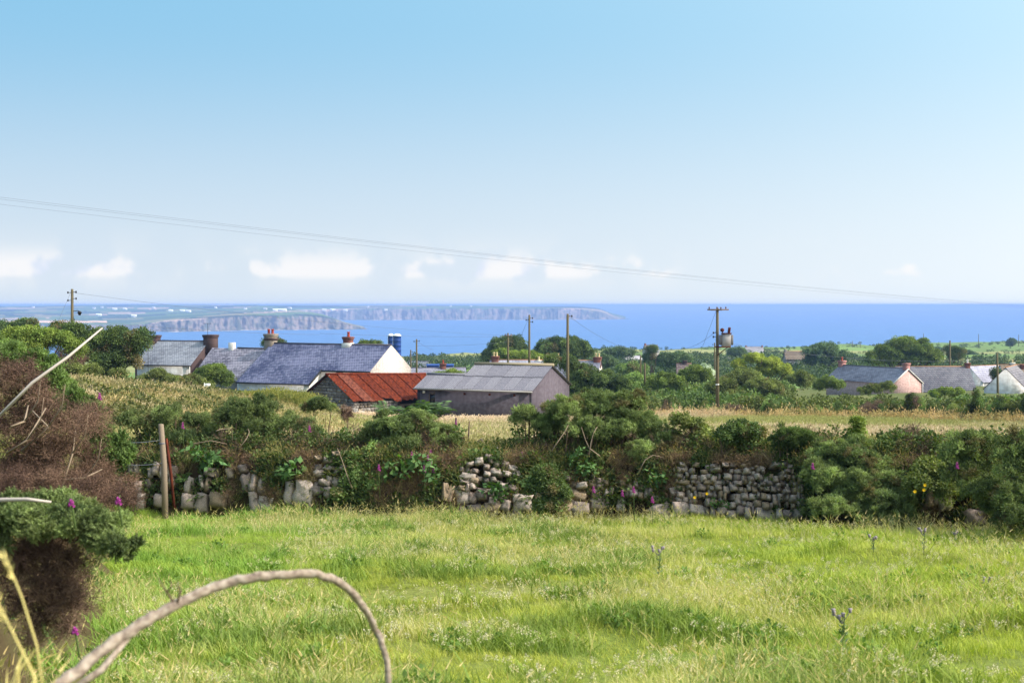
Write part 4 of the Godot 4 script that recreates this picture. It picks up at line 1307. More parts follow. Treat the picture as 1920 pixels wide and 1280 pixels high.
func make_grass() -> void:
	var turf := []; var tall := []; var clover := []; var dark := []
	var d := 4.2
	while d < 33.0:
		var step := 0.125 + 0.0022 * d
		var x := -0.40 * d - 2.5
		while x < 0.40 * d + 3.0:
			var px := x + rng.randf_range(-0.5, 0.5) * step
			var pz := -(d + rng.randf_range(-0.5, 0.5) * step)
			x += step
			if -pz > -wall_z(px) + 0.15: continue
			if px < side_x(pz) - 0.6: continue
			var p := Vector3(px, height(px, pz), pz)
			var a := 0.6 * fbm.get_noise_2d(px * 13.0, pz * 15.0) + 0.55 * fbm.get_noise_2d(px * 30.0, pz * 34.0)
			var b := fbm.get_noise_2d(px * 5.0 + 70.0, pz * 9.0)
			var near_wall := smoothstep(3.2, 0.4, -wall_z(px) + pz)
			var straw := smoothstep(-0.06, 0.16, b + 0.3 * near_wall * smoothstep(-2.5, 1.0, px) + 0.06 * smoothstep(-0.5, 2.0, px))
			var lush := smoothstep(0.08, 0.24, a)
			var col := Color(0.205, 0.255, 0.034).lerp(Color(0.345, 0.345, 0.082), clampf(0.45 - b * 1.8 + rng.randf_range(-0.25, 0.25), 0, 1))
			col = col.lerp(Color(0.44, 0.4, 0.17), straw * 0.85)
			col = col.lerp(Color(0.135, 0.195, 0.05), lush * 0.85)
			if px < -1.5: col = col.lerp(Color(0.17, 0.31, 0.055), 0.45 * smoothstep(-1.0, -4.0, px))
			if px > 1.5: col = col.lerp(Color(0.38, 0.42, 0.07), 0.5 * smoothstep(1.0, 5.0, px))
			var s := (0.58 + 0.85 * lush + 0.3 * straw + 0.25 * near_wall) * rng.randf_range(0.7, 1.3)
			turf.append([stand(p, s, 0.25), col])
			if rng.randf() < 0.02 + 0.62 * straw * (0.35 + near_wall) * smoothstep(0.3, 0.9, straw):
				tall.append([stand(p, rng.randf_range(0.5, 0.95), 0.3), Color(0.38, 0.35, 0.18).lerp(Color(0.45, 0.39, 0.25), rng.randf())])
			if lush > 0.6 and rng.randf() < 0.14:
				dark.append([stand(p + Vector3(0, 0.05, 0), rng.randf_range(0.07, 0.13), 0.4), Color(0.1, 0.18, 0.045).lerp(Color(0.16, 0.25, 0.06), rng.randf())])
			var cl := fine.get_noise_2d(px * 11.0 + 31.0, pz * 17.0)
			if cl > 0.13 - 0.06 * smoothstep(0.5, 3.0, px) and rng.randf() < 0.6 and px > -3.5:
				for i in 1 + rng.randi() % 2:
					clover.append([stand(p + Vector3(rng.randf_range(-0.12, 0.12), 0.15 + rng.randf() * 0.09, rng.randf_range(-0.12, 0.12)), rng.randf_range(0.016, 0.028)), Color(0.72, 0.66, 0.38).lerp(Color(0.76, 0.7, 0.55), rng.randf())])
		d += step
	scatter("meadow_grass", "short yellow green grass covering the near field", "grass", "turf", M.grassblade, turf)
	scatter("seeding_grass", "taller pale seeding grass in patches over the near field", "grass", "tall", M.grassblade, tall)
	scatter("meadow_herbs", "dark leafy clover and dock clumps in the near field", "weeds", "bramble", M.foliage, dark)
	C.flower = [leaf_clump(26, 0.6, 0.22, 0.5)]
	scatter("clover_flowers", "pale clover flower heads dotted over the near field", "flowers", "flower", M.foliage, clover)

	var hay := []
	d = 28.5
	while d < 118.0:
		var step := 0.3 + 0.0042 * (d - 28.0)
		var x := -0.38 * d - 3.0
		while x < 0.38 * d + 3.0:
			var px := x + rng.randf_range(-0.5, 0.5) * step
			var pz := -(d + rng.randf_range(-0.5, 0.5) * step)
			x += step
			if -pz < -wall_z(px) + 1.4: continue
			if px > -20.0 and -pz > 108.0: continue
			if px > -17.5 and px < 6.0 and -pz > 101.0: continue
			var p := Vector3(px, height(px, pz), pz)
			var b := fbm.get_noise_2d(px * 1.4, pz * 2.6)
			var far_green := smoothstep(66.0, 92.0, -pz) * smoothstep(4.0, 14.0, px)
			var col := Color(0.35, 0.315, 0.215).lerp(Color(0.44, 0.385, 0.295), clampf(0.5 + b * 1.6, 0, 1))
			col = col.lerp(Color(0.26, 0.285, 0.11), clampf(0.24 - b * 1.6 + 0.75 * far_green, 0, 0.9))
			col = col.lerp(Color(0.185, 0.18, 0.08), smoothstep(-8.0, -14.0, px) * clampf(0.7 + 2.2 * fine.get_noise_2d(px * 5.0, pz * 8.0), 0, 0.95))
			var s := rng.randf_range(0.65, 1.15) * (1.0 + 0.5 * smoothstep(-10.0, -18.0, px) * smoothstep(-0.1, 0.3, b)) * lerpf(1.0, 0.75, far_green) * lerpf(1.0, 0.72, smoothstep(-8.0, -13.0, px))
			hay.append([stand(p, s * (0.7 + 0.0035 * -pz), 0.2), col])
		d += step
	scatter("hay_grass", "dry straw coloured grass covering the field behind the hedge", "grass", "hay", M.strawblade, hay)
	var fringe := []                                      # tall pale stems against the foot of the shed and barn
	for i in 900:
		var t := rng.randf()
		var px := lerpf(610.0, 1010.0, t)
		var dd := lerpf(101.5, 104.0, rng.randf()) + (0.0 if px > 780 else lerpf(3.0, 0.0, (px - 610.0) / 170.0))
		fringe.append([stand(on_ground(px, dd), rng.randf_range(0.5, 1.25), 0.2), Color(0.5, 0.42, 0.33).lerp(Color(0.6, 0.55, 0.5), rng.randf())])
	scatter("tall_seeding_grass", "tall pale grass seed heads along the foot of the grey shed", "grass", "hay", M.strawblade, fringe)
	var reeds := []
	for i in 700:
		var px := rng.randf_range(440, 628)
		var dd := rng.randf_range(92.0, 101.0)
		var q := on_ground(px, dd)
		q.y += 0.9 * smoothstep(440.0, 520.0, px) * smoothstep(630.0, 580.0, px) * rng.randf()
		reeds.append([stand(q, rng.randf_range(0.8, 1.3), 0.25), Color(0.15, 0.17, 0.05).lerp(Color(0.27, 0.26, 0.1), rng.randf())])
	scatter("reeds", "olive rushes and tall grass before the farmhouse lean-to", "grass", "hay", M.grassblade, reeds)
	var gold := []                                        # golden oat grass on the left behind the hedge
	for i in 650:
		var px := rng.randf_range(110, 640)
		var dd := rng.randf_range(44.0, 92.0)
		if fbm.get_noise_2d(px * 0.4, dd * 2.0) < -0.05: continue
		gold.append([stand(on_ground(px, dd), rng.randf_range(0.7, 1.35), 0.35), Color(0.36, 0.3, 0.17).lerp(Color(0.15, 0.16, 0.06), rng.randf())])
	scatter("golden_oat_grass", "tall golden oat grass on the rise left behind the hedge", "grass", "hay", M.strawblade, gold)

# ---------------------------------------------------------------- the stone hedge
func wall_d(px: float) -> float:                          # how far off the foot of the hedge is in the direction of a column of the photograph
	var k := (px - 960.0) / FOC
	var d := 28.0
	for i in 12:
		d = -wall_z(k * d)
	return d

func hedge_face(px: float, y: float) -> Vector3:          # a point of the leaning stone face, y metres above its foot
	var d := wall_d(px)
	var x := (px - 960.0) / FOC * d
	return Vector3(x, EYE - (1.84 + 0.076 * d) + y, -d - 0.28 * y)

func make_stone(seed_: int) -> ArrayMesh:                 # a rough block about 1 x 1 x 1 with broken corners
	var r := RandomNumberGenerator.new()
	r.seed = seed_
	var st := begin()
	var n := 3
	var pts := {}
	var faces := [[Vector3(1, 0, 0), Vector3(0, 1, 0), Vector3(0, 0, 1)], [Vector3(-1, 0, 0), Vector3(0, 1, 0), Vector3(0, 0, -1)], [Vector3(0, 1, 0), Vector3(0, 0, 1), Vector3(1, 0, 0)], [Vector3(0, -1, 0), Vector3(0, 0, -1), Vector3(1, 0, 0)], [Vector3(0, 0, 1), Vector3(0, 1, 0), Vector3(-1, 0, 0)]]
	var warp := FastNoiseLite.new()
	warp.seed = seed_
	warp.frequency = 0.75
	for f in faces:
		var g := []
		for j in n + 1:
			var row := []
			for i in n + 1:
				var v: Vector3 = f[0] + f[1] * (2.0 * j / n - 1.0) + f[2] * (2.0 * i / n - 1.0)
				var q := v.normalized() * 1.2
				v = v.lerp(q, 0.24)
				v += Vector3(warp.get_noise_3dv(v * 1.1), warp.get_noise_3dv(v * 1.1 + Vector3(9, 0, 0)), warp.get_noise_3dv(v * 1.1 + Vector3(0, 9, 0))) * 0.55
				row.append(v * 0.5)
			g.append(row)
		for j in n:
			for i in n:
				quad(st, g[j][i], g[j + 1][i], g[j + 1][i + 1], g[j][i + 1])
	return done(st)

func make_hedge() -> void:
	var o := thing("stone_hedge", "old Cornish hedge of rough granite stones and earth across the field", "stone hedge", Vector3.ZERO)
	# the earth core: a swept bank, its top level with the higher field behind
	var prof := [[0.3, -0.8], [0.0, -0.2], [-0.08, 0.05], [-0.16, 0.3], [-0.24, 0.6], [-0.34, 0.8], [-0.5, 0.9], [-0.8, 0.97], [-1.2, 1.0], [-1.8, 0.93], [-2.6, 0.6]]
	var st := begin()
	var n := 260
	var grid := []
	for k in n + 1:
		var px := lerpf(-250.0, 2250.0, float(k) / n)
		var d := wall_d(px)
		var x := (px - 960.0) / FOC * d
		var foot := EYE - (1.84 + 0.076 * d)
		var tall := 1.0 + 0.16 * fbm.get_noise_1d(x * 9.0) + 0.1 * fine.get_noise_1d(x * 14.0)
		if px < 640: tall += 0.06
		var row := []
		for q in prof:
			var p := Vector3(x, foot + q[1] * tall, -d + q[0])
			p += Vector3(0, fine.get_noise_3d(p.x * 40.0, p.y * 40.0, 3.0) * 0.1, fine.get_noise_3d(p.x * 32.0, p.y * 40.0, 0.0) * 0.14)
			row.append(p)
		grid.append(row)
	for k in n:
		for j in prof.size() - 1:
			for v in [[k, j], [k, j + 1], [k + 1, j + 1], [k, j], [k + 1, j + 1], [k + 1, j]]:
				var p: Vector3 = grid[v[0]][v[1]]
				var t := clampf(0.5 + 1.4 * fine.get_noise_3d(p.x * 20.0, p.y * 20.0, p.z * 20.0), 0, 1)
				st.set_color(Color(0.075, 0.048, 0.036).lerp(Color(0.13, 0.11, 0.055), t))
				st.add_vertex(p)
	st.index()
	st.generate_normals()
	obj("earth_bank", st.commit(), M.earth, o)
	var shapes := []
	for i in 7:
		shapes.append(make_stone(100 + i))
	# [from, to, lowest, highest, mean width, mean height, share laid, unevenness]: the stretches where stones show
	var runs := [[335, 490, -0.1, 0.66, 0.17, 0.34, 0.8, 0.4], [515, 568, 0.05, 0.5, 0.2, 0.34, 0.85, 0.4], [583, 642, 0.2, 0.92, 0.15, 0.18, 0.8, 0.6], [215, 330, -0.1, 0.7, 0.2, 0.3, 0.75, 0.6], [795, 858, 0.1, 0.55, 0.16, 0.24, 0.8, 0.4], [858, 962, -0.12, 1.0, 0.14, 0.19, 0.9, 0.6], [962, 1052, -0.1, 0.26, 0.42, 0.34, 0.7, 0.4], [1735, 1900, -0.1, 0.56, 0.2, 0.26, 0.7, 0.5], [1268, 1505, -0.12, 0.84, 0.096, 0.185, 0.95, 0.22], [1052, 1268, -0.1, 0.92, 0.15, 0.2, 0.66, 0.45]]
	var laid := 0
	for r in runs:
		var y: float = r[2]
		var course := 0
		while y < r[3]:
			var h: float = r[5] * rng.randf_range(0.75, 1.2) * (1.25 if course == 0 else maxf(0.62, 1.0 - 0.12 * course))
			var px: float = r[0] + rng.randf_range(-4, 4)
			while px < r[1]:
				var d := wall_d(px)
				var w: float = r[4] * pow(rng.randf(), 1.3) * 1.2 + r[4] * 0.5
				if course == 0: w *= 1.6
				if rng.randf() < 0.07: w *= 1.7
				w = minf(w, 0.4)
				var ppx := w / d * FOC
				var edge := smoothstep(r[3] + 0.12, r[3] - 0.2, y + h * 0.5 + 0.25 * fine.get_noise_1d(px * 0.8))
				if rng.randf() < r[6] * (0.35 + 0.65 * edge) and laid < 296:
					var wob: float = r[7]
					var p := hedge_face(px + ppx * 0.5, y + h * 0.5 + rng.randf_range(-1, 1) * (wob * 0.1 + 0.012))
					var hs: float = h * rng.randf_range(0.74, 1.06) * (1.0 + wob * rng.randf_range(-0.3, 0.3))
					var s := obj("stone", shapes[rng.randi() % 7], [M.granite, M.granite_b, M.granite_c, M.granite, M.granite_d][rng.randi() % 5], o)
					var b := Basis.from_euler(Vector3(-0.28 + rng.randf_range(-0.15, 0.15), rng.randf_range(-0.25, 0.25) + (PI if rng.randf() < 0.0 else 0.0), rng.randf_range(-0.2, 0.2) * (0.4 + wob * 1.7)))
					s.transform = Transform3D(b * Basis.from_scale(Vector3(w * 0.93, hs, 0.26 * rng.randf_range(0.8, 1.2))), p + Vector3(0, 0, 0.02 + rng.randf_range(-0.03, 0.05)))
					laid += 1
				px += ppx
			y += h
			course += 1
	make_hedge_growth()

func bare(px: float) -> float:                            # how much of the stone face stays clear
	var v := 0.0
	for q in [[1275, 1500, 0.95], [862, 958, 0.92], [1052, 1270, 0.72], [215, 330, 0.82], [335, 490, 0.86], [520, 560, 0.85], [585, 640, 0.85], [800, 855, 0.75], [965, 1045, 0.6], [1738, 1890, 0.75]]:
		v = maxf(v, q[2] * smoothstep(q[0] - 12.0, q[0] + 10.0, px) * smoothstep(q[1] + 12.0, q[1] - 10.0, px))
	return v

func make_hedge_growth() -> void:
	var green := []; var dead := []; var dry := []; var fern := []; var broad := []
	for i in 9500:
		var px := rng.randf_range(-150, 2080)
		var u := rng.randf()
		var q: Vector3
		var y := u * 1.5
		var top := 1.0 + 0.16 * fbm.get_noise_1d(px * 0.1)
		if y < 0.95:
			if rng.randf() < bare(px) * smoothstep(1.0, 0.8, y): continue
			q = hedge_face(px, y) + Vector3(0, 0, 0.06)
		else:
			q = hedge_face(px, 0.9 + (y - 0.95) * 0.3)
			q.z -= (y - 0.95) * 2.2
		var patch := fine.get_noise_2d(px * 0.35, y * 30.0)
		var brown := patch + 0.5 * smoothstep(1330.0, 1380.0, px) * smoothstep(1480.0, 1440.0, px) * smoothstep(0.85, 1.0, y)
		if brown > 0.1:
			dead.append([stand(q, rng.randf_range(0.1, 0.22), 1.0), Color(0.14, 0.085, 0.06).lerp(Color(0.27, 0.19, 0.12), rng.randf())])
			if rng.randf() < 0.35: dry.append([stand(q, rng.randf_range(0.5, 0.9), 0.6), Color(0.33, 0.25, 0.15)])
		elif patch < -0.14 and rng.randf() < 0.2:
			fern.append([stand(q, rng.randf_range(0.12, 0.25), 0.5), Color(0.08, 0.14, 0.045).lerp(Color(0.13, 0.19, 0.05), rng.randf())])
		elif rng.randf() < 0.6:
			green.append([stand(q, rng.randf_range(0.09, 0.2), 1.0), Color(0.045, 0.075, 0.03).lerp(Color(0.11, 0.15, 0.05), rng.randf())])
		else:
			dry.append([stand(q, rng.randf_range(0.45, 1.0), 0.6), Color(0.2, 0.2, 0.08).lerp(Color(0.36, 0.31, 0.17), rng.randf())])
		if y > 0.45 and rng.randf() < 0.025 and patch < 0.1:
			broad.append([stand(q + Vector3(0, 0, 0.1), rng.randf_range(0.1, 0.17), 0.4), Color(0.075, 0.14, 0.05).lerp(Color(0.12, 0.2, 0.06), rng.randf())])
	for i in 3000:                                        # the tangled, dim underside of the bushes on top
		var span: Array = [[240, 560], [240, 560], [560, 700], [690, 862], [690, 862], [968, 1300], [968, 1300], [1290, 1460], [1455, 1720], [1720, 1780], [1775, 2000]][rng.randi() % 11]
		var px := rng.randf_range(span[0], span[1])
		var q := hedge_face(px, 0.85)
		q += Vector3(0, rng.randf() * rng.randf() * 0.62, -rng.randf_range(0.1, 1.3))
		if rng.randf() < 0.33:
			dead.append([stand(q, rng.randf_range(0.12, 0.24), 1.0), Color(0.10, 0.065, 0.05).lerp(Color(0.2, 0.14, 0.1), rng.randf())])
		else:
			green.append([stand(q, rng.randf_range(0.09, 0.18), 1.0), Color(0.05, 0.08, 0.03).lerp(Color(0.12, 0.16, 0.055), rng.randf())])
	for q in [[395, 868, 0.3], [370, 852, 0.26], [550, 885, 0.28], [530, 880, 0.22], [745, 880, 0.24], [800, 890, 0.26], [790, 870, 0.24], [935, 925, 0.22], [1100, 880, 0.2], [1230, 900, 0.2], [1350, 945, 0.15], [930, 910, 0.2], [1080, 855, 0.18]]:
		for i in 4:
			broad.append([stand(at(q[0] + rng.randf_range(-16, 16), q[1] + rng.randf_range(-12, 12), wall_d(q[0]) - 0.15), q[2] * rng.randf_range(0.45, 0.8), 0.4), Color(0.07, 0.14, 0.055).lerp(Color(0.11, 0.2, 0.065), rng.randf())])
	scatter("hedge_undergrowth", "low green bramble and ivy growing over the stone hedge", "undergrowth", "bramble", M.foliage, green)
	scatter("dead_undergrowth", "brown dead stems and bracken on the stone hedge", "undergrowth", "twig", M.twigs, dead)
	scatter("hedge_grass", "dry grass growing from the top and face of the hedge", "grass", "tall", M.grassblade, dry)
	scatter("ferns", "green ferns growing out of the stone hedge", "ferns", "frond", M.foliage, fern)
	scatter("broad_leaves", "broad foxglove and dock leaves on the stone hedge", "weeds", "broad", M.foliage, broad)

func make_hedge_bushes() -> void:
	var g := "gorse bushes on top of the stone hedge"
	bush("gorse_bush", "widest dome of gorse in the middle of the hedge, dark hollow beneath", "gorse bush", "gorse", "gorse", 28.2, [[1062, 768, 44, 32], [1030, 800, 40, 26, 0.3], [1120, 765, 50, 34, 0.2], [1175, 772, 46, 36, 0.1], [1213, 800, 42, 40], [1250, 838, 40, 38, -0.3], [1150, 805, 60, 26, -0.2], [1095, 805, 44, 24, -0.3], [1262, 862, 32, 24, -0.5], [1205, 850, 34, 34, -0.4], [1100, 752, 30, 18, 0.3], [1190, 750, 28, 16, 0.3]], 0.15, 1.5, "stems", g)
	bush("gorse_bush", "small rounded gorse on a bare stem left of the wide dome", "gorse bush", "gorse", "gorse", 28.6, [[990, 778, 26, 18], [1005, 790, 20, 14], [972, 788, 12, 8]], 0.13, 1.5, "stems", g)
	bush("gorse_bush", "broad gorse before the rusty roof with foxgloves at its foot", "gorse bush", "gorse", "gorse", 28.4, [[728, 800, 42, 32], [770, 800, 40, 30], [815, 818, 34, 32], [840, 845, 24, 36, -0.2], [700, 815, 22, 22], [760, 840, 50, 30, -0.2], [795, 868, 44, 26, -0.35], [730, 850, 36, 26, -0.3], [785, 782, 26, 12]], 0.15, 1.4, "stems", g)
	bush("gorse_bush", "flat topped gorse before the cottage roofs, left of the bracken", "gorse bush", "gorse", "gorse", 29.5, [[455, 770, 42, 26], [500, 778, 32, 30], [420, 785, 26, 24], [515, 805, 22, 24], [470, 800, 44, 20, -0.2], [490, 752, 20, 12], [545, 790, 14, 24]], 0.14, 1.3, "stems", g)
	bush("gorse_bush", "dark gorse behind the fence post, tangled with pale stems", "gorse bush", "gorse", "gorse", 29.8, [[320, 780, 40, 24], [370, 795, 36, 24], [285, 800, 34, 24], [395, 815, 24, 26], [340, 820, 44, 20, -0.2], [245, 790, 26, 26]], 0.14, 1.25, "stems", g)
	bush("gorse_bush", "small wind shaped gorse below the stone barn gable", "gorse bush", "gorse", "gorse", 30.5, [[597, 760, 26, 13], [580, 764, 14, 9], [616, 766, 12, 8]], 0.12, 1.5, "stems", g)
	bush("gorse_bush", "gorse with one foxglove between flat topped and broad bushes", "gorse bush", "gorse", "gorse", 29.0, [[575, 800, 24, 20], [590, 815, 18, 18], [560, 825, 20, 20, -0.2], [540, 840, 22, 20, -0.2]], 0.13, 1.3, "stems", g)
	bush("dead_gorse_sprig", "brown dead sprig leaning right of the small wind shaped gorse", "dead shrub", "dead", "twig", 30.2, [[648, 772, 6, 9], [652, 784, 5, 8]], 0.12, 2.0, "stems")
	bush("bramble_bush", "dark bramble climbing the hedge left of the broad gorse", "bramble", "bramble", "bramble", 28.0, [[680, 870, 34, 28], [665, 905, 26, 28, -0.2], [705, 905, 26, 26, -0.2], [640, 930, 20, 16, -0.3], [700, 850, 16, 18]], 0.13, 1.4)
	bush("bramble_bush", "low round bramble at the foot of the hedge below wide gorse", "bramble", "dark", "bramble", 26.3, [[1032, 950, 34, 16, -0.2], [1030, 895, 32, 26], [1040, 920, 30, 24, -0.15], [1010, 915, 22, 24], [1055, 935, 18, 16, -0.2]], 0.12, 1.5, "")
	bush("bramble_bush", "bramble on the hedge top over the neat stone courses", "bramble", "dark", "bramble", 27.6, [[1385, 805, 30, 18], [1410, 810, 24, 18], [1360, 815, 24, 14], [1375, 825, 28, 12]], 0.13, 1.4)
	bush("bramble_bush", "pale tangled bramble between wide gorse and stone courses", "bramble", "olive", "bramble", 28.2, [[1300, 800, 26, 16], [1320, 815, 26, 18], [1280, 790, 24, 14], [1335, 835, 20, 16, -0.2]], 0.12, 1.2)
	bush("gorse_bush", "sloping gorse cap right of the neat stone courses", "gorse bush", "dark", "gorse", 27.2, [[1487, 815, 30, 16], [1515, 825, 26, 15], [1470, 828, 20, 16], [1500, 838, 32, 12, -0.1]], 0.13, 1.5, "stems", g)
	bush("gorse_bush", "large gorse tumbling from the hedge top to the grass", "gorse bush", "gorse", "gorse", 26.2, [[1560, 955, 54, 26, -0.5], [1640, 968, 60, 24, -0.6], [1695, 965, 36, 26, -0.6], [1560, 850, 44, 26, 0.4], [1600, 865, 50, 32, 0.2], [1640, 880, 42, 34], [1560, 895, 50, 34, -0.1], [1610, 910, 54, 36, -0.3], [1665, 915, 40, 40, -0.3], [1690, 935, 30, 34, -0.4], [1640, 945, 50, 26, -0.5], [1590, 935, 36, 24, -0.4], [1530, 880, 26, 26, 0.2], [1605, 840, 28, 14, 0.5]], 0.15, 1.4, "", g)
	bush("sapling", "slender leafy sapling standing up behind the tumbling gorse", "sapling", "bright", "bramble", 27.2, [[1608, 812, 12, 16], [1612, 832, 16, 16], [1606, 796, 6, 10], [1620, 845, 16, 12], [1590, 838, 10, 10]], 0.11, 1.6)
	bush("bramble_bush", "dark bramble hump right of the sapling", "bramble", "dark", "bramble", 26.8, [[1660, 838, 22, 14], [1690, 842, 24, 15], [1700, 830, 10, 10], [1720, 855, 16, 12], [1675, 852, 30, 10, -0.1]], 0.12, 1.4)
	bush("bramble_bush", "olive bramble spreading down the bank right of tumbling gorse", "bramble", "olive", "bramble", 25.9, [[1735, 880, 34, 22], [1765, 890, 28, 24, -0.1], [1720, 905, 30, 22, -0.2], [1775, 920, 30, 20, -0.3]], 0.13, 1.4, "")
	bush("gorse_bush", "tall rounded gorse on the hedge near the right end", "gorse bush", "gorse", "gorse", 25.2, [[1870, 955, 30, 26, -0.4], [1835, 920, 50, 28, -0.35], [1810, 835, 40, 30], [1840, 830, 34, 26], [1795, 860, 34, 26], [1850, 865, 32, 32], [1815, 890, 46, 26, -0.2], [1860, 905, 26, 26, -0.3]], 0.15, 1.4, "", g)
	bush("gorse_bush", "gorse at the far right end with a bent bare limb", "gorse bush", "gorse", "gorse", 24.2, [[1910, 975, 50, 28, -0.6], [1960, 960, 60, 40, -0.5], [1905, 935, 44, 30, -0.5], [1905, 830, 36, 30], [1930, 850, 44, 40], [1890, 870, 26, 40, -0.1], [1920, 910, 40, 34, -0.3], [1970, 860, 50, 50], [2030, 880, 50, 50]], 0.15, 1.4, "", g)
	var br := []                                          # bracken on the broad gorse
	for i in 26:
		br.append([stand(at(rng.randf_range(722, 830), rng.randf_range(772, 792), 28.9), rng.randf_range(0.25, 0.42), 0.4), Color(0.085, 0.15, 0.06).lerp(Color(0.12, 0.2, 0.08), rng.randf())])
	scatter("bracken", "blue green bracken fronds over the broad gorse", "bracken", "frond", M.foliage, br)

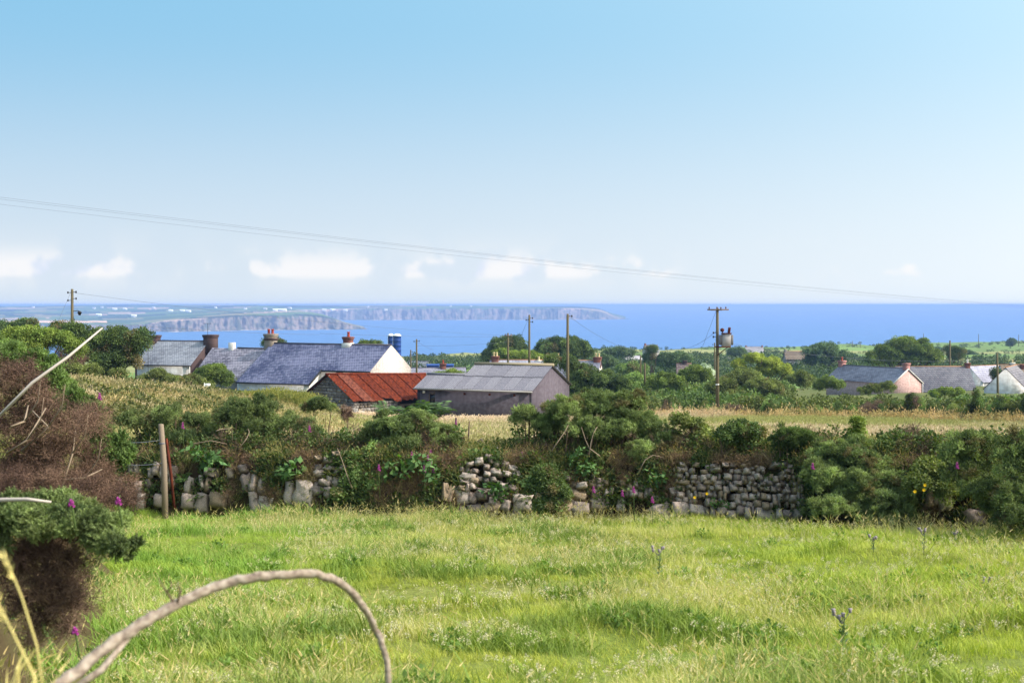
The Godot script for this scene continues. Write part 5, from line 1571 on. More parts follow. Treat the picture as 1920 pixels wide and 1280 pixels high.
# ---------------------------------------------------------------- trees and scrub farther off
func make_trees() -> void:
	var T := [
		["tree", "dark tree crown at the far left edge, behind the bright canopy", "dark", "leaf", 150.0, [[5, 618, 30, 18], [40, 612, 26, 12], [58, 608, 6, 7], [-30, 620, 30, 20]], 0.6, 1.3],
		["tree", "bright green flat canopy over bare grey branches on the left", "bright", "leaf", 72.0, [[40, 632, 36, 16], [80, 630, 36, 14], [115, 640, 30, 14], [10, 645, 34, 18], [140, 652, 16, 12], [60, 650, 50, 12]], 0.36, 1.3],
		["tree", "large dark tree beside the white cottage, under the lamp pole", "dark", "leaf", 98.0, [[140, 625, 28, 16], [175, 640, 30, 26], [215, 635, 36, 22], [250, 642, 28, 18], [200, 670, 40, 30], [240, 672, 20, 30], [170, 665, 26, 20], [195, 695, 34, 12], [265, 634, 14, 10], [110, 618, 12, 6]], 0.5, 1.4],
		["shrub", "grey brown leafless shrub between bright canopy and dark tree", "dead", "twig", 80.0, [[150, 670, 18, 20], [130, 665, 14, 16], [115, 680, 16, 16]], 0.4, 1.2],
		["shrub", "olive shrub row below the dark tree", "olive", "leaf", 84.0, [[130, 690, 30, 14], [165, 698, 26, 12], [95, 695, 24, 14], [215, 705, 22, 10]], 0.34, 1.2],
		["shrub", "low olive shrub before the white cottage wall", "olive", "leaf", 110.0, [[290, 704, 22, 12], [310, 712, 20, 10], [270, 714, 16, 10], [330, 714, 14, 8]], 0.34, 1.2],
		["round_bush", "dense round green bush before the old slate roof", "tree", "leaf", 118.0, [[400, 702, 32, 20], [385, 705, 26, 18], [420, 710, 20, 16], [402, 694, 22, 13]], 0.36, 1.6],
		["shrub", "grey green shrub against the left of the round bush", "olive", "leaf", 116.0, [[360, 715, 24, 14], [345, 720, 18, 10], [375, 724, 24, 10]], 0.34, 1.3],
		["tree", "small dark pine behind the two pot chimney", "dark", "needle", 205.0, [[500, 644, 9, 7], [527, 643, 9, 6], [513, 640, 14, 7]], 0.5, 1.5],
		["tree", "low treetop showing over the farmhouse ridge", "tree", "leaf", 215.0, [[682, 646, 16, 5], [703, 645, 14, 4.5]], 0.5, 1.5],
		["tree", "left of two dark round trees behind the short crossarm pole", "dark", "leaf", 265.0, [[935, 648, 24, 14], [958, 642, 26, 12], [925, 662, 20, 16], [970, 655, 24, 16], [912, 675, 12, 10], [945, 668, 30, 14]], 0.9, 1.4],
		["tree", "right of two dark round trees, above the cream chimney pots", "dark", "leaf", 260.0, [[1035, 648, 28, 16], [1065, 644, 26, 13], [1090, 656, 22, 14], [1018, 660, 20, 16], [1060, 664, 44, 14], [1106, 664, 10, 10]], 0.9, 1.4],
		["shrub", "bright green shrubbery between the two dark round trees", "bright", "leaf", 225.0, [[960, 668, 26, 10], [990, 668, 22, 10], [938, 664, 12, 8], [1012, 676, 16, 8]], 0.7, 1.3],
		["shrub", "yellow green shrub between rusty barn and shed roof", "bright", "leaf", 165.0, [[845, 700, 14, 7], [825, 706, 16, 6], [860, 704, 10, 8], [806, 708, 10, 5]], 0.4, 1.4],
		["hedge_thicket", "dark thicket behind the grey shed gable and bare pole", "dark", "leaf", 140.0, [[1090, 700, 30, 22], [1130, 712, 34, 22], [1065, 684, 24, 16], [1035, 678, 18, 14], [1165, 722, 30, 18], [1085, 725, 30, 20]], 0.5, 1.2],
		["tree", "dark conifer before the half hidden far house", "dark", "needle", 330.0, [[1222, 656, 14, 8], [1220, 668, 13, 10], [1216, 678, 10, 8]], 0.8, 1.6],
		["tree", "wind shaped yellow green tree right of the transformer pole", "yellow", "leaf", 190.0, [[1415, 672, 22, 8], [1440, 680, 26, 10], [1465, 692, 22, 12], [1385, 684, 16, 8], [1478, 705, 12, 10], [1440, 695, 30, 8]], 0.5, 1.5],
		["tree", "round grey green tree beside the far stone house", "far", "leaf", 400.0, [[1528, 660, 22, 14], [1548, 655, 24, 12], [1562, 668, 18, 14], [1535, 675, 28, 12], [1580, 668, 12, 8]], 1.2, 1.5],
		["tree", "broad spreading sycamore behind the pink house", "tree", "leaf", 300.0, [[1690, 650, 34, 12], [1660, 660, 28, 14], [1720, 655, 34, 16], [1745, 668, 26, 14], [1640, 672, 24, 12], [1700, 672, 54, 14], [1700, 642, 26, 7], [1735, 643, 12, 7]], 0.95, 1.5],
		["tree", "flat dark cypress right of the broad sycamore", "dark", "needle", 360.0, [[1795, 658, 20, 6], [1785, 664, 14, 8], [1800, 667, 14, 6], [1775, 655, 8, 5]], 0.9, 1.5],
		["tree", "round grey green treetop beside the far grey house", "far", "leaf", 520.0, [[1385, 660, 14, 7], [1372, 663, 10, 6], [1390, 666, 16, 5]], 1.3, 1.5],
		["shrub", "dark green bush at the slate eaves of the pink house", "tree", "leaf", 165.0, [[1552, 716, 20, 9], [1570, 720, 14, 8], [1540, 722, 14, 8]], 0.45, 1.4],
		["shrub", "thin straggling shrub across the foot of the pink gable", "olive", "leaf", 150.0, [[1640, 728, 24, 6], [1662, 722, 12, 7], [1620, 733, 16, 6], [1672, 728, 8, 8]], 0.36, 1.1],
		["shrub", "green bush below the brown tiled roof", "bright", "leaf", 160.0, [[1775, 735, 22, 8], [1795, 736, 18, 8], [1755, 740, 14, 6]], 0.4, 1.4],
		["shrub", "dark bush between slate cottage and white gable house", "dark", "leaf", 240.0, [[1865, 700, 10, 9], [1872, 708, 8, 9]], 0.6, 1.5],
		["blossom_shrub", "grey white blossoming shrub left of the thin pole", "blossom", "leaf", 215.0, [[1322, 690, 14, 8], [1310, 696, 12, 6], [1330, 700, 10, 7]], 0.5, 1.4],
		["tree", "small round treetop on the far skyline hedge at right", "far", "leaf", 1010.0, [[1899, 640, 7, 5], [1893, 643, 5, 3]], 1.8, 1.6],
		["tree", "small round treetop by the white gable at the far edge", "far", "leaf", 650.0, [[1815, 664, 10, 4], [1830, 668, 10, 4]], 1.3, 1.4],
	]
	for t in T:
		bush(t[0], t[1], "tree" if t[0] == "tree" else "shrub", t[2], t[3], t[4], t[5], t[6], t[7], "trunk" if t[0] == "tree" else "")
	# the scrub between the straw field and the far houses: bushes one by one where they show largest
	var scrub := [
		[1250, 712, 40, 22, 150.0, "tree", "rounded dark scrub bush left of the transformer pole"], [1305, 700, 34, 22, 165.0, "tree", "taller dark scrub bush nearest left of the transformer pole"], [1175, 725, 30, 16, 140.0, "bramble", "low scrub bush right of the dark thicket"],
		[1395, 705, 44, 24, 160.0, "olive", "broad olive scrub dome right of the transformer pole"], [1355, 722, 34, 18, 140.0, "olive", "olive scrub at the foot of the transformer pole"], [1435, 722, 40, 16, 145.0, "olive", "low olive scrub below the wind shaped tree"],
		[1185, 690, 34, 14, 240.0, "bramble", "pale green scrub below the far bungalows"], [1265, 672, 40, 12, 330.0, "far", "grey green scrub right of the dark conifer"], [1500, 708, 26, 14, 185.0, "olive", "scrub bush right of the wind shaped tree"],
		[1190, 712, 26, 14, 165.0, "bramble", "green scrub tuft before the two short posts"], [1160, 660, 40, 8, 420.0, "far", "distant grey green copse behind the cream chimney pots"], [1135, 676, 20, 8, 300.0, "far", "distant copse right of the white gable"],
	]
	for s in scrub:
		var x: float = s[0]; var y: float = s[1]; var w: float = s[2]; var h: float = s[3]
		bush("scrub_bush", s[6], "scrub bush", s[5], "leaf", s[4], [[x, y, w * 0.6, h * 0.7], [x - w * 0.45, y + h * 0.25, w * 0.5, h * 0.6], [x + w * 0.45, y + h * 0.3, w * 0.5, h * 0.6], [x + w * 0.1, y + h * 0.5, w * 0.8, h * 0.5]], 0.0033 * s[4], 1.3, "", "scrub bushes beyond the straw field")
	var fill := []
	for i in 5200:                                        # low scrub that nobody could count
		var px := rng.randf_range(1040, 1960)
		var d := 118.0 + 190.0 * pow(rng.randf(), 1.4)
		if px < 1075: d = maxf(d, 150.0)
		if px > 1480 and d > 135.0: continue
		var p := on_ground(px, d)
		if fbm.get_noise_2d(p.x * 2.0, p.z * 2.0) < -0.25: continue
		var s := rng.randf_range(0.35, 0.95) * (0.6 + 0.0035 * d)
		var tone: Array = HUES[["tree", "olive", "bramble", "olive"][int(2.0 + 1.9 * fbm.get_noise_2d(p.x * 1.3 + 50.0, p.z * 1.3))]]
		fill.append([stand(p + Vector3(0, s * rng.randf_range(0.2, 1.1), 0), s, 0.5), (tone[0] as Color).lerp(tone[1], rng.randf())])
	for i in 2300:                                        # rough low growth on the rise at the left
		var px := rng.randf_range(60, 470)
		var d := rng.randf_range(42.0, 96.0)
		var p := on_ground(px, d)
		if fine.get_noise_2d(p.x * 6.0, p.z * 4.0) < 0.0: continue
		var s := rng.randf_range(0.22, 0.46)
		fill.append([stand(p + Vector3(0, s * rng.randf_range(0.1, 0.9), 0), s, 0.5), Color(0.07, 0.09, 0.034).lerp(Color(0.17, 0.165, 0.07), rng.randf())])
	for i in 1500:
		var px := rng.randf_range(-60, 640)
		var d := rng.randf_range(100.0, 132.0)
		if px > 470 and d > 112: continue
		var p := on_ground(px, d)
		var s := rng.randf_range(0.25, 0.5)
		fill.append([stand(p + Vector3(0, s * rng.randf_range(0.2, 0.9), 0), s, 0.5), Color(0.07, 0.1, 0.035).lerp(Color(0.16, 0.17, 0.06), rng.randf())])
	scatter("scrub", "low mixed green scrub between the fields and the houses", "scrub", "leaf", M.foliage, fill)
	var hedge := []; var hdead := []; var htall := []
	for i in 7600:                                        # the hedge that closes the straw field
		var px := rng.randf_range(1175, 1990)
		var d := lerpf(111.0, 93.0, (px - 1175.0) / 815.0) + rng.randf_range(-1.2, 2.4)
		var p := on_ground(px, d)
		var hgt := (1.15 + 1.2 * fbm.get_noise_1d(px * 0.35) + 1.5 * fine.get_noise_1d(px * 1.1)) * lerpf(0.75, 1.15, smoothstep(1450.0, 1800.0, px))
		var s := rng.randf_range(0.12, 0.28)
		var t := fine.get_noise_2d(px * 0.5, d * 2.0)
		p.y += rng.randf() * hgt
		if t > 0.16:
			hdead.append([stand(p, s * 1.3, 0.8), Color(0.13, 0.08, 0.075).lerp(Color(0.2, 0.15, 0.09), rng.randf())])
		else:
			var tone: Array = HUES[["olive", "bramble", "dark"][int(clampf(1.5 + 4.0 * t, 0, 2))]]
			hedge.append([stand(p, s, 0.8), (tone[0] as Color).lerp(tone[1], rng.randf()) * (1.0 + 1.6 * fine.get_noise_2d(px * 1.3, d * 5.0))])
		if rng.randf() < 0.12:
			htall.append([stand(on_ground(px, d - 1.5), rng.randf_range(0.8, 1.7), 0.6), Color(0.5, 0.4, 0.24).lerp(Color(0.3, 0.27, 0.12), rng.randf())])
	for i in 70:                                         # pale leaning grass at its left end
		htall.append([stand(on_ground(rng.randf_range(1235, 1370), rng.randf_range(100, 106)), rng.randf_range(0.9, 1.7), 0.9), Color(0.43, 0.35, 0.25)])
	scatter("field_hedge", "long mixed bramble hedge closing the straw field before the houses", "hedge", "leaf", M.foliage, hedge)
	scatter("dead_hedge_stems", "brown dead stems in the hedge beyond the straw field", "hedge", "twig", M.twigs, hdead)
	scatter("hedge_foot_grass", "pale leaning grass along the foot of the field hedge", "grass", "hay", M.strawblade, htall)
	var far := []
	for i in 15000:                                        # far field hedges and the wooded skirts of the village
		var px := rng.randf_range(760, 1990)
		var d := 330.0 + 900.0 * rng.randf()
		if d > brow((px - 960.0) / FOC * d, d) + 25.0: continue
		var p := on_ground(px, d)
		var f := field_of(p.x, p.z)
		var e := minf(minf(absf(fposmod((p.x + 0.25 * p.z) / 95.0 + 0.6 * sin(p.z * 0.006), 1.0)), 1.0 - fposmod((p.x + 0.25 * p.z) / 95.0 + 0.6 * sin(p.z * 0.006), 1.0)) * 95.0, minf(fposmod((p.z - 0.2 * p.x) / 120.0, 1.0), 1.0 - fposmod((p.z - 0.2 * p.x) / 120.0, 1.0)) * 120.0)
		var skirt := smoothstep(700.0, 450.0, d)
		if px > 1560 and d > 480.0: skirt = 0.0
		if e > (5.0 if d < 600.0 else 3.0) and rng.randf() > skirt * 0.45: continue
		var s := rng.randf_range(1.0, 2.2) * (1.0 if d < 560.0 else 0.62)
		far.append([stand(p + Vector3(0, s * rng.randf_range(0.1, 0.9), 0), s, 0.4), Color(0.045, 0.075, 0.04).lerp(Color(0.085, 0.12, 0.055), rng.randf())])
	scatter("far_hedges", "distant field hedges and copses towards the sea", "hedge", "leaf", M.foliage, far)

# ---------------------------------------------------------------- the bank along the left, close by
func make_left_bank() -> void:
	var st := begin()
	var n := 90
	var prof := [[0.5, -0.35], [0.05, 0.05], [-0.15, 0.4], [-0.35, 0.75], [-0.7, 1.0], [-1.4, 1.1], [-2.4, 0.95], [-3.4, 0.2]]
	var grid := []
	for k in n + 1:
		var z := lerpf(2.0, -29.5, float(k) / n)
		var row := []
		var foot := EYE - (1.84 - 0.076 * z)
		var tall := 1.0 + 0.3 * fine.get_noise_1d(z * 12.0)
		for q in prof:
			var p := Vector3(side_x(z) + q[0] - 0.35, foot + q[1] * tall * 0.9, z)
			p += Vector3(fine.get_noise_3d(p.z * 20.0, p.y * 20.0, 1.0) * 0.2, fine.get_noise_3d(p.z * 25.0, p.x * 20.0, 5.0) * 0.15, 0)
			row.append(p)
		grid.append(row)
	for k in n:
		for j in prof.size() - 1:
			for v in [[k, j], [k + 1, j + 1], [k, j + 1], [k, j], [k + 1, j], [k + 1, j + 1]]:
				var p: Vector3 = grid[v[0]][v[1]]
				st.set_color(Color(0.085, 0.055, 0.038).lerp(Color(0.14, 0.13, 0.06), clampf(0.5 + 1.4 * fine.get_noise_3d(p.x * 20.0, p.y * 20.0, p.z * 20.0), 0, 1)))
				st.add_vertex(p)
	st.index()
	st.generate_normals()
	tag(obj("hedge_bank", st.commit(), M.earth), "overgrown earth bank running along the left of the field", "hedge bank")
	var g := "gorse along the left bank"
	bush("gorse_bush", "green gorse ball at the lower edge of the dead brown mass", "gorse bush", "gorse_bright", "gorse_fine", 16.5, [[195, 825, 34, 24], [215, 850, 28, 24], [180, 850, 32, 24], [205, 870, 26, 16]], 0.13, 1.4, "", g)
	bush("gorse_bush", "pale green gorse above the ball, beside the dry grass", "gorse bush", "gorse_bright", "gorse_fine", 19.0, [[155, 765, 24, 18], [170, 785, 18, 16], [140, 750, 16, 14]], 0.13, 1.3, "", g)
	bush("gorse_bush", "bright gorse crest behind the pale leaning stick", "gorse bush", "gorse_bright", "gorse_fine", 20.0, [[20, 665, 34, 18], [55, 690, 32, 20], [95, 705, 26, 18], [110, 725, 20, 14], [80, 680, 22, 12], [-20, 670, 36, 26]], 0.15, 1.3, "", g)
	bush("dead_gorse", "great brown mass of dead gorse filling the left edge", "dead gorse", "dead", "twig", 15.0, [[20, 720, 50, 40], [70, 760, 50, 40], [110, 800, 44, 40], [30, 800, 60, 50], [80, 850, 60, 46], [130, 860, 40, 50, 0.4], [20, 880, 60, 50], [-40, 760, 60, 70], [150, 810, 26, 30, 0.6], [60, 900, 60, 36], [175, 790, 18, 20, 1.2]], 0.19, 1.5, "", g)
	bush("dead_gorse", "brown dead gorse with dark hollow below the green ball", "dead gorse", "dead", "twig", 15.6, [[150, 900, 44, 30], [190, 905, 30, 22, 0.5], [120, 930, 40, 20], [215, 915, 14, 14, 1.0]], 0.17, 1.2, "", g)
	bush("gorse_bush", "near dark gorse on the lower left with hanging dead underside", "gorse bush", "gorse", "gorse_fine", 7.6, [[20, 985, 44, 36], [80, 985, 50, 36], [60, 958, 34, 22, 0.3], [150, 968, 26, 20, 0.2], [110, 955, 24, 18, 0.3], [10, 955, 30, 20, 0.3], [140, 990, 46, 32], [195, 1000, 36, 34], [215, 1030, 22, 22, -0.1], [-30, 1000, 50, 50]], 0.075, 1.5, "", g)
	bush("dead_gorse", "low dead gorse and stalks joining the brown mass to the near gorse", "dead gorse", "dead", "twig", 11.0, [[30, 915, 60, 34], [110, 920, 50, 30], [175, 935, 36, 22], [-30, 930, 50, 40], [60, 940, 60, 20], [215, 945, 16, 12]], 0.13, 1.4, "", g)
	bush("dead_gorse", "purple brown dead underside of the near gorse", "dead gorse", "russet", "twig", 7.7, [[60, 1050, 60, 40], [120, 1070, 50, 44], [90, 1120, 56, 50], [150, 1040, 40, 36], [60, 1150, 50, 50], [120, 1150, 44, 44], [100, 1200, 44, 34], [20, 1090, 50, 60]], 0.11, 1.5, "", g)
	# pale dead limbs in the brown mass
	var limbs := [[[40, 845, 14.2], [90, 800, 14.0], [60, 770, 14.3]], [[12, 850, 14.0], [50, 825, 13.9], [85, 765, 14.2]], [[20, 800, 14.0], [45, 790, 14.1], [52, 760, 14.4]], [[110, 930, 15.0], [135, 850, 15.0], [142, 800, 15.3]], [[120, 900, 15.0], [160, 895, 15.0], [190, 880, 15.4]]]
	for i in limbs.size():
		st = begin()
		var pts := []
		for q in limbs[i]:
			pts.append(at(q[0], q[1], q[2]))
		var r: Array = [0.013, 0.011, 0.006]
		tube(st, pts, r, 6)
		tube(st, [pts[1], pts[1] + Vector3(0.15, 0.2, 0.05), pts[1] + Vector3(0.2, 0.42, 0.1)], [0.008, 0.006, 0.003], 5)
		tag(obj("dead_limb", done(st), M.palestem), ["pale forked limb lowest in the dead brown gorse", "pale limb reaching up right from the left edge of dead gorse", "short pale limb at the very left of dead gorse", "upright bare limb rising beside the dark hollow", "level bare limb under the green gorse ball"][i], "dead branch", "bare limbs in the dead gorse")
	st = begin()                                          # the long pale stick
	var a := at(60, 717, 13.8); var b := at(128, 668, 14.0); var c := at(191, 615, 14.3)
	tube(st, [a + Vector3(-0.5, -0.5, 0), a, b, c], [0.018, 0.016, 0.014, 0.008], 7)
	tag(obj("bare_stick", done(st), M.greystem), "long pale bare stick leaning out of the gorse against the trees", "stick")
	st = begin()
	tube(st, [at(-60, 934, 7.3), at(0, 937, 7.3), at(50, 936, 7.2), at(95, 941, 7.2)], [0.014, 0.012, 0.01, 0.006], 6)
	tag(obj("bare_stick", done(st), M.greystem), "thin pale twig lying over the near dark gorse", "stick")
	# the arched branch in front
	var arch := [[60, 1330, 3.3], [120, 1278, 3.4], [200, 1213, 3.5], [300, 1150, 3.6], [400, 1102, 3.7], [480, 1082, 3.75], [555, 1077, 3.8], [610, 1080, 3.85], [650, 1103, 3.9], [685, 1145, 3.95], [705, 1185, 4.0], [722, 1225, 4.0], [728, 1290, 4.0], [733, 1380, 4.0]]
	var pts := []; var rr := []
	for i in arch.size():
		pts.append(at(arch[i][0], arch[i][1], arch[i][2]))
		rr.append(lerpf(0.018, 0.009, float(i) / (arch.size() - 1)) * (1.0 + 0.12 * sin(i * 2.3)))
	var fine_pts := []; var fine_r := []
	var cv := Curve3D.new()
	for i in pts.size():
		var tan_v: Vector3 = (pts[mini(i + 1, pts.size() - 1)] - pts[maxi(i - 1, 0)]) * 0.17
		cv.add_point(pts[i], -tan_v, tan_v)
	for i in 90:
		var t := i / 89.0
		fine_pts.append(cv.sample_baked(t * cv.get_baked_length(), true) + Vector3(fine.get_noise_1d(i * 9.0), fine.get_noise_1d(i * 9.0 + 400.0), fine.get_noise_1d(i * 9.0 + 800.0)) * 0.007)
		fine_r.append(lerpf(0.0175, 0.008, t) * (0.98 + 0.2 * fine.get_noise_1d(i * 17.0) + (0.13 if i % 19 == 5 else 0.0)))
	var o := thing("arched_branch", "bare grey branch arching over the grass close to the viewer", "branch", pts[0])
	for i in fine_pts.size():
		fine_pts[i] -= pts[0]
	st = begin()
	tube(st, fine_pts, fine_r, 9)
	obj("main_limb", done(st), M.bark, o)
	st = begin()
	var side := [at(255, 1178, 3.56), at(215, 1225, 3.5), at(190, 1255, 3.45), at(140, 1290, 3.4)]
	for i in 4: side[i] -= pts[0]
	tube(st, side, [0.006, 0.008, 0.009, 0.01], 6)
	obj("side_limb", done(st), M.bark, o)
	st = begin()
	for q in [[[330, 1136], [312, 1110], [296, 1085]], [[330, 1136], [338, 1108], [330, 1090]], [[312, 1110], [322, 1098], [318, 1088]]]:
		var tw := []
		for s in q: tw.append(at(s[0], s[1], 3.62) - pts[0])
		tube(st, tw, [0.004, 0.003, 0.0015], 5)
	obj("twig", done(st), M.stem, o)
	# the verge close by on the lower left: tall dry stalks and mixed growth
	var tall := []; var green := []; var dead := []
	for i in 1500:
		var z := rng.randf_range(-27.0, -2.2)
		var u := rng.randf_range(-0.1, 2.6)
		var px := side_x(z) - 0.35 - u
		var foot := EYE - (1.84 - 0.076 * z)
		var p := Vector3(px, foot + minf(u * 1.1, 1.0) * 0.9, z)
		var t := fine.get_noise_2d(z * 9.0, u * 20.0)
		if t > 0.1: dead.append([stand(p, rng.randf_range(0.12, 0.26), 0.9), Color(0.17, 0.1, 0.07).lerp(Color(0.28, 0.2, 0.13), rng.randf())])
		elif t > -0.12: tall.append([stand(p, rng.randf_range(0.6, 1.2), 0.5), Color(0.34, 0.28, 0.15).lerp(Color(0.3, 0.32, 0.12), rng.randf())])
		else: green.append([stand(p, rng.randf_range(0.1, 0.2), 0.9), Color(0.08, 0.13, 0.045).lerp(Color(0.15, 0.2, 0.06), rng.randf())])
	for i in 420:                                         # thick near the corner
		var z := rng.randf_range(-7.5, -2.4)
		var u := rng.randf_range(-0.3, 2.4)
		var p := Vector3(side_x(z) - 0.35 - u, EYE - (1.84 - 0.076 * z) + clampf(u * 1.1, 0.0, 1.0) * 0.9, z)
		tall.append([stand(p, rng.randf_range(0.5, 1.0), 0.5), Color(0.36, 0.31, 0.17).lerp(Color(0.17, 0.22, 0.07), rng.randf())])
	for i in 16:                                          # clear of the lens, in the very corner
		var p := at(rng.randf_range(-60, 70), 1400, rng.randf_range(2.8, 3.6))
		tall.append([stand(Vector3(p.x, p.y - 0.1, p.z), rng.randf_range(0.4, 0.75), 0.3), Color(0.42, 0.38, 0.18).lerp(Color(0.55, 0.48, 0.3), rng.randf())])
	scatter("bank_grass", "tall dry grass on the left bank and in the near corner", "grass", "tall", M.grassblade, tall)
	var corner := []
	for i in 360:
		var z := rng.randf_range(-7.0, -2.0)
		var u := rng.randf_range(-0.5, 2.4)
		corner.append([stand(Vector3(side_x(z) - 0.35 - u, EYE - (1.84 - 0.076 * z) + clampf(u * 1.1, 0.0, 1.0) * 0.9, z), rng.randf_range(0.35, 0.7), 0.5), Color(0.33, 0.29, 0.15).lerp(Color(0.15, 0.2, 0.06), rng.randf())])
	scatter("corner_grass", "thick olive and straw grass over the bank in the near left corner", "grass", "hay", M.grassblade, corner)
	scatter("bank_brambles", "green brambles low on the left bank", "undergrowth", "bramble", M.foliage, green)
	scatter("bank_dead_stems", "dead brown stems low on the left bank", "undergrowth", "twig", M.twigs, dead)
	for q in [[[8, 1040], [40, 1120], [68, 1210], [80, 1300], 2.7, "pale seeding grass stalk in the near corner, leaning left"], [[-10, 1120], [25, 1190], [60, 1260], [75, 1320], 2.5, "pale bent straw stalk lowest in the near corner"]]:
		st = begin()
		var ps := []
		for i in 4: ps.append(at(q[i][0], q[i][1], q[4]))
		tube(st, ps, [0.0012, 0.0017, 0.002, 0.0022], 6)
		for i in 16:
			leaf(st, (ps[0] as Vector3).lerp(ps[1], i / 22.0), ((ps[0] as Vector3) - ps[1] + rand_dir() * 0.06).normalized(), rand_dir(), 0.022, 0.0025, Color.WHITE)
		tag(obj("grass_stalk", done(st), M.straw), q[5], "grass stalk", "stalks in the near corner")

# ---------------------------------------------------------------- fence, flowers and small things
func make_small() -> void:
	var st := begin()
	var top := at(301, 795, 27.2)
	var foot := at(309, 952, 27.2)
	var o := thing("fence_post", "grey split wooden fence post leaning before the stone hedge", "fence post", foot)
	tube(st, [Vector3(0, -0.2, 0), (top - foot) * 0.5 + Vector3(0.02, 0, 0), top - foot - Vector3(0, 0.015, 0), top - foot], [0.062, 0.058, 0.052, 0.046], 9)
	obj("shaft", done(st), M.greypost, o)
	st = begin()
	lathe(st, [Vector2(0.06, -0.012), Vector2(0.068, 0.0), Vector2(0.06, 0.012)], 10, Transform3D(Basis(), (top - foot) * 0.77))
	obj("wire_loop", done(st), M.wire, o)
	st = begin()
	var a := at(311, 822, 27.6); var b := at(326, 935, 27.6)
	tube(st, [a, a.lerp(b, 0.6), b - Vector3(0, 0.2, 0)], [0.03, 0.03, 0.028], 4)
	tag(obj("iron_stake", done(st), M.rust_dark), "dark red rusty iron stake behind the grey fence post", "stake")
	for q in [[825, 826, 300, 240, "upper rusty fence wire left of the grey post"], [868, 867, 304, 255, "lower rusty fence wire left of the grey post"]]:
		wire("fence_wire", q[4], at(q[2], q[0], 27.2), at(q[3] - 60, q[1], 22.0), 0.04, 0.004, "fence wires at the left corner")
	var stakes := [[855, 783, 830, 29.6, "taller dark weathered stake in the gap of the hedge"], [880, 790, 828, 29.8, "thinner short stake right of the taller one in the gap"]]
	for q in stakes:
		st = begin()
		var u := at(q[0], q[1], q[3]); var v := at(q[0] - 3, q[2] + 12, q[3])
		tube(st, [v, u.lerp(v, 0.5), u], [0.035, 0.032, 0.024] if q[0] == 855 else [0.02, 0.018, 0.012], 6)
		tag(obj("wooden_stake", done(st), M.darkpost), q[4], "stake", "stakes in the gap of the hedge")
	st = begin()                                          # the bent, bleached stump in the gap
	var sp := []
	for q in [[909, 848], [906, 834], [901, 824], [895, 829]]: sp.append(at(q[0], q[1], 28.4))
	tube(st, sp, [0.04, 0.05, 0.05, 0.02], 7)
	tag(obj("bleached_stump", done(st), M.greypost), "bent bleached wooden stump in the gap of the hedge", "stump")
	st = begin()
	sp = []
	for q in [[921, 864], [927, 857], [931, 845], [933, 838]]: sp.append(at(q[0], q[1], 27.9))
	tube(st, sp, [0.03, 0.025, 0.018, 0.008], 6)
	tag(obj("bleached_root", done(st), M.greystem), "pale curved root sticking up right of the bleached stump", "root")
	# bent pale stems among the gorse left of the broad bush
	var bends := [[[405, 808], [412, 805], [434, 803], [436, 830], "square bent tan stem under the flat topped gorse"], [[345, 855], [360, 832], [395, 826], [425, 832], "long tan stem looping over the broad leaves"], [[447, 842], [462, 822], [467, 810], [464, 803], "thin grey stem curving up by the round stone"], [[1198, 885], [1210, 862], [1225, 853], [1245, 858], "arched tan stem under the wide gorse dome"], [[1833, 935], [1840, 905], [1852, 890], [1862, 878], "bent bare orange limb of the gorse at the far right"], [[1125, 855], [1105, 840], [1098, 825], [1090, 800], "tan gorse trunk in the hollow of the wide dome"], [[1105, 852], [1108, 830], [1113, 812], [1120, 800], "forked tan gorse trunk in the middle of the hollow"], [[1035, 845], [1048, 825], [1060, 808], [1066, 796], "slanting tan gorse trunk at the left of the hollow"], [[660, 915], [650, 890], [640, 860], [632, 840], "long bare stem slanting down left of the bramble"]]
	for q in bends:
		st = begin()
		sp = []
		var d := wall_d(q[0][0]) - (0.2 if q[0][0] < 1800 else 0.9)
		for i in 4: sp.append(at(q[i][0], q[i][1], d + 0.05 * i))
		tube(st, sp, [0.011, 0.010, 0.008, 0.005], 6)
		tag(obj("bent_stem", done(st), M.palestem), q[4], "branch", "bare stems on the stone hedge")
	# foxgloves
	var fox := [[186, 742, 21.0, "single bloom high among the dry grass by the left gorse"], [342, 797, 28.6, "in the dark gorse right of the fence post"], [580, 803, 28.4, "on the gorse below the stone barn gable"], [772, 852, 27.6, "leftmost of the cluster under the broad gorse"], [807, 848, 27.8, "topmost of the cluster under the broad gorse"], [802, 858, 27.6, "tallest in the cluster, just under the topmost bloom"], [808, 870, 27.5, "in the middle of the cluster under the broad gorse"], [795, 878, 27.4, "lowest of the cluster on its left side"], [813, 880, 27.4, "lowest of the cluster on its right side"], [710, 876, 27.2, "tiny bloom beside the dark bramble"], [979, 852, 27.8, "at the left foot of the wide gorse dome"], [1113, 917, 26.2, "leftmost of four before the shaded stones"], [1167, 924, 26.1, "second of four before the shaded stones"], [1188, 917, 26.1, "third of four before the shaded stones"], [1223, 936, 25.9, "rightmost of four before the shaded stones"], [1524, 873, 25.6, "on the left side of the tumbling gorse"], [1795, 872, 24.6, "in the shade of the tall rounded gorse"], [855, 793, 29.5, "pale bloom by the taller stake in the gap"], [133, 941, 7.4, "left of two over the near dark gorse"], [221, 937, 7.5, "right of two over the near dark gorse"], [140, 1180, 7.0, "low in the purple brown dead underside"]]
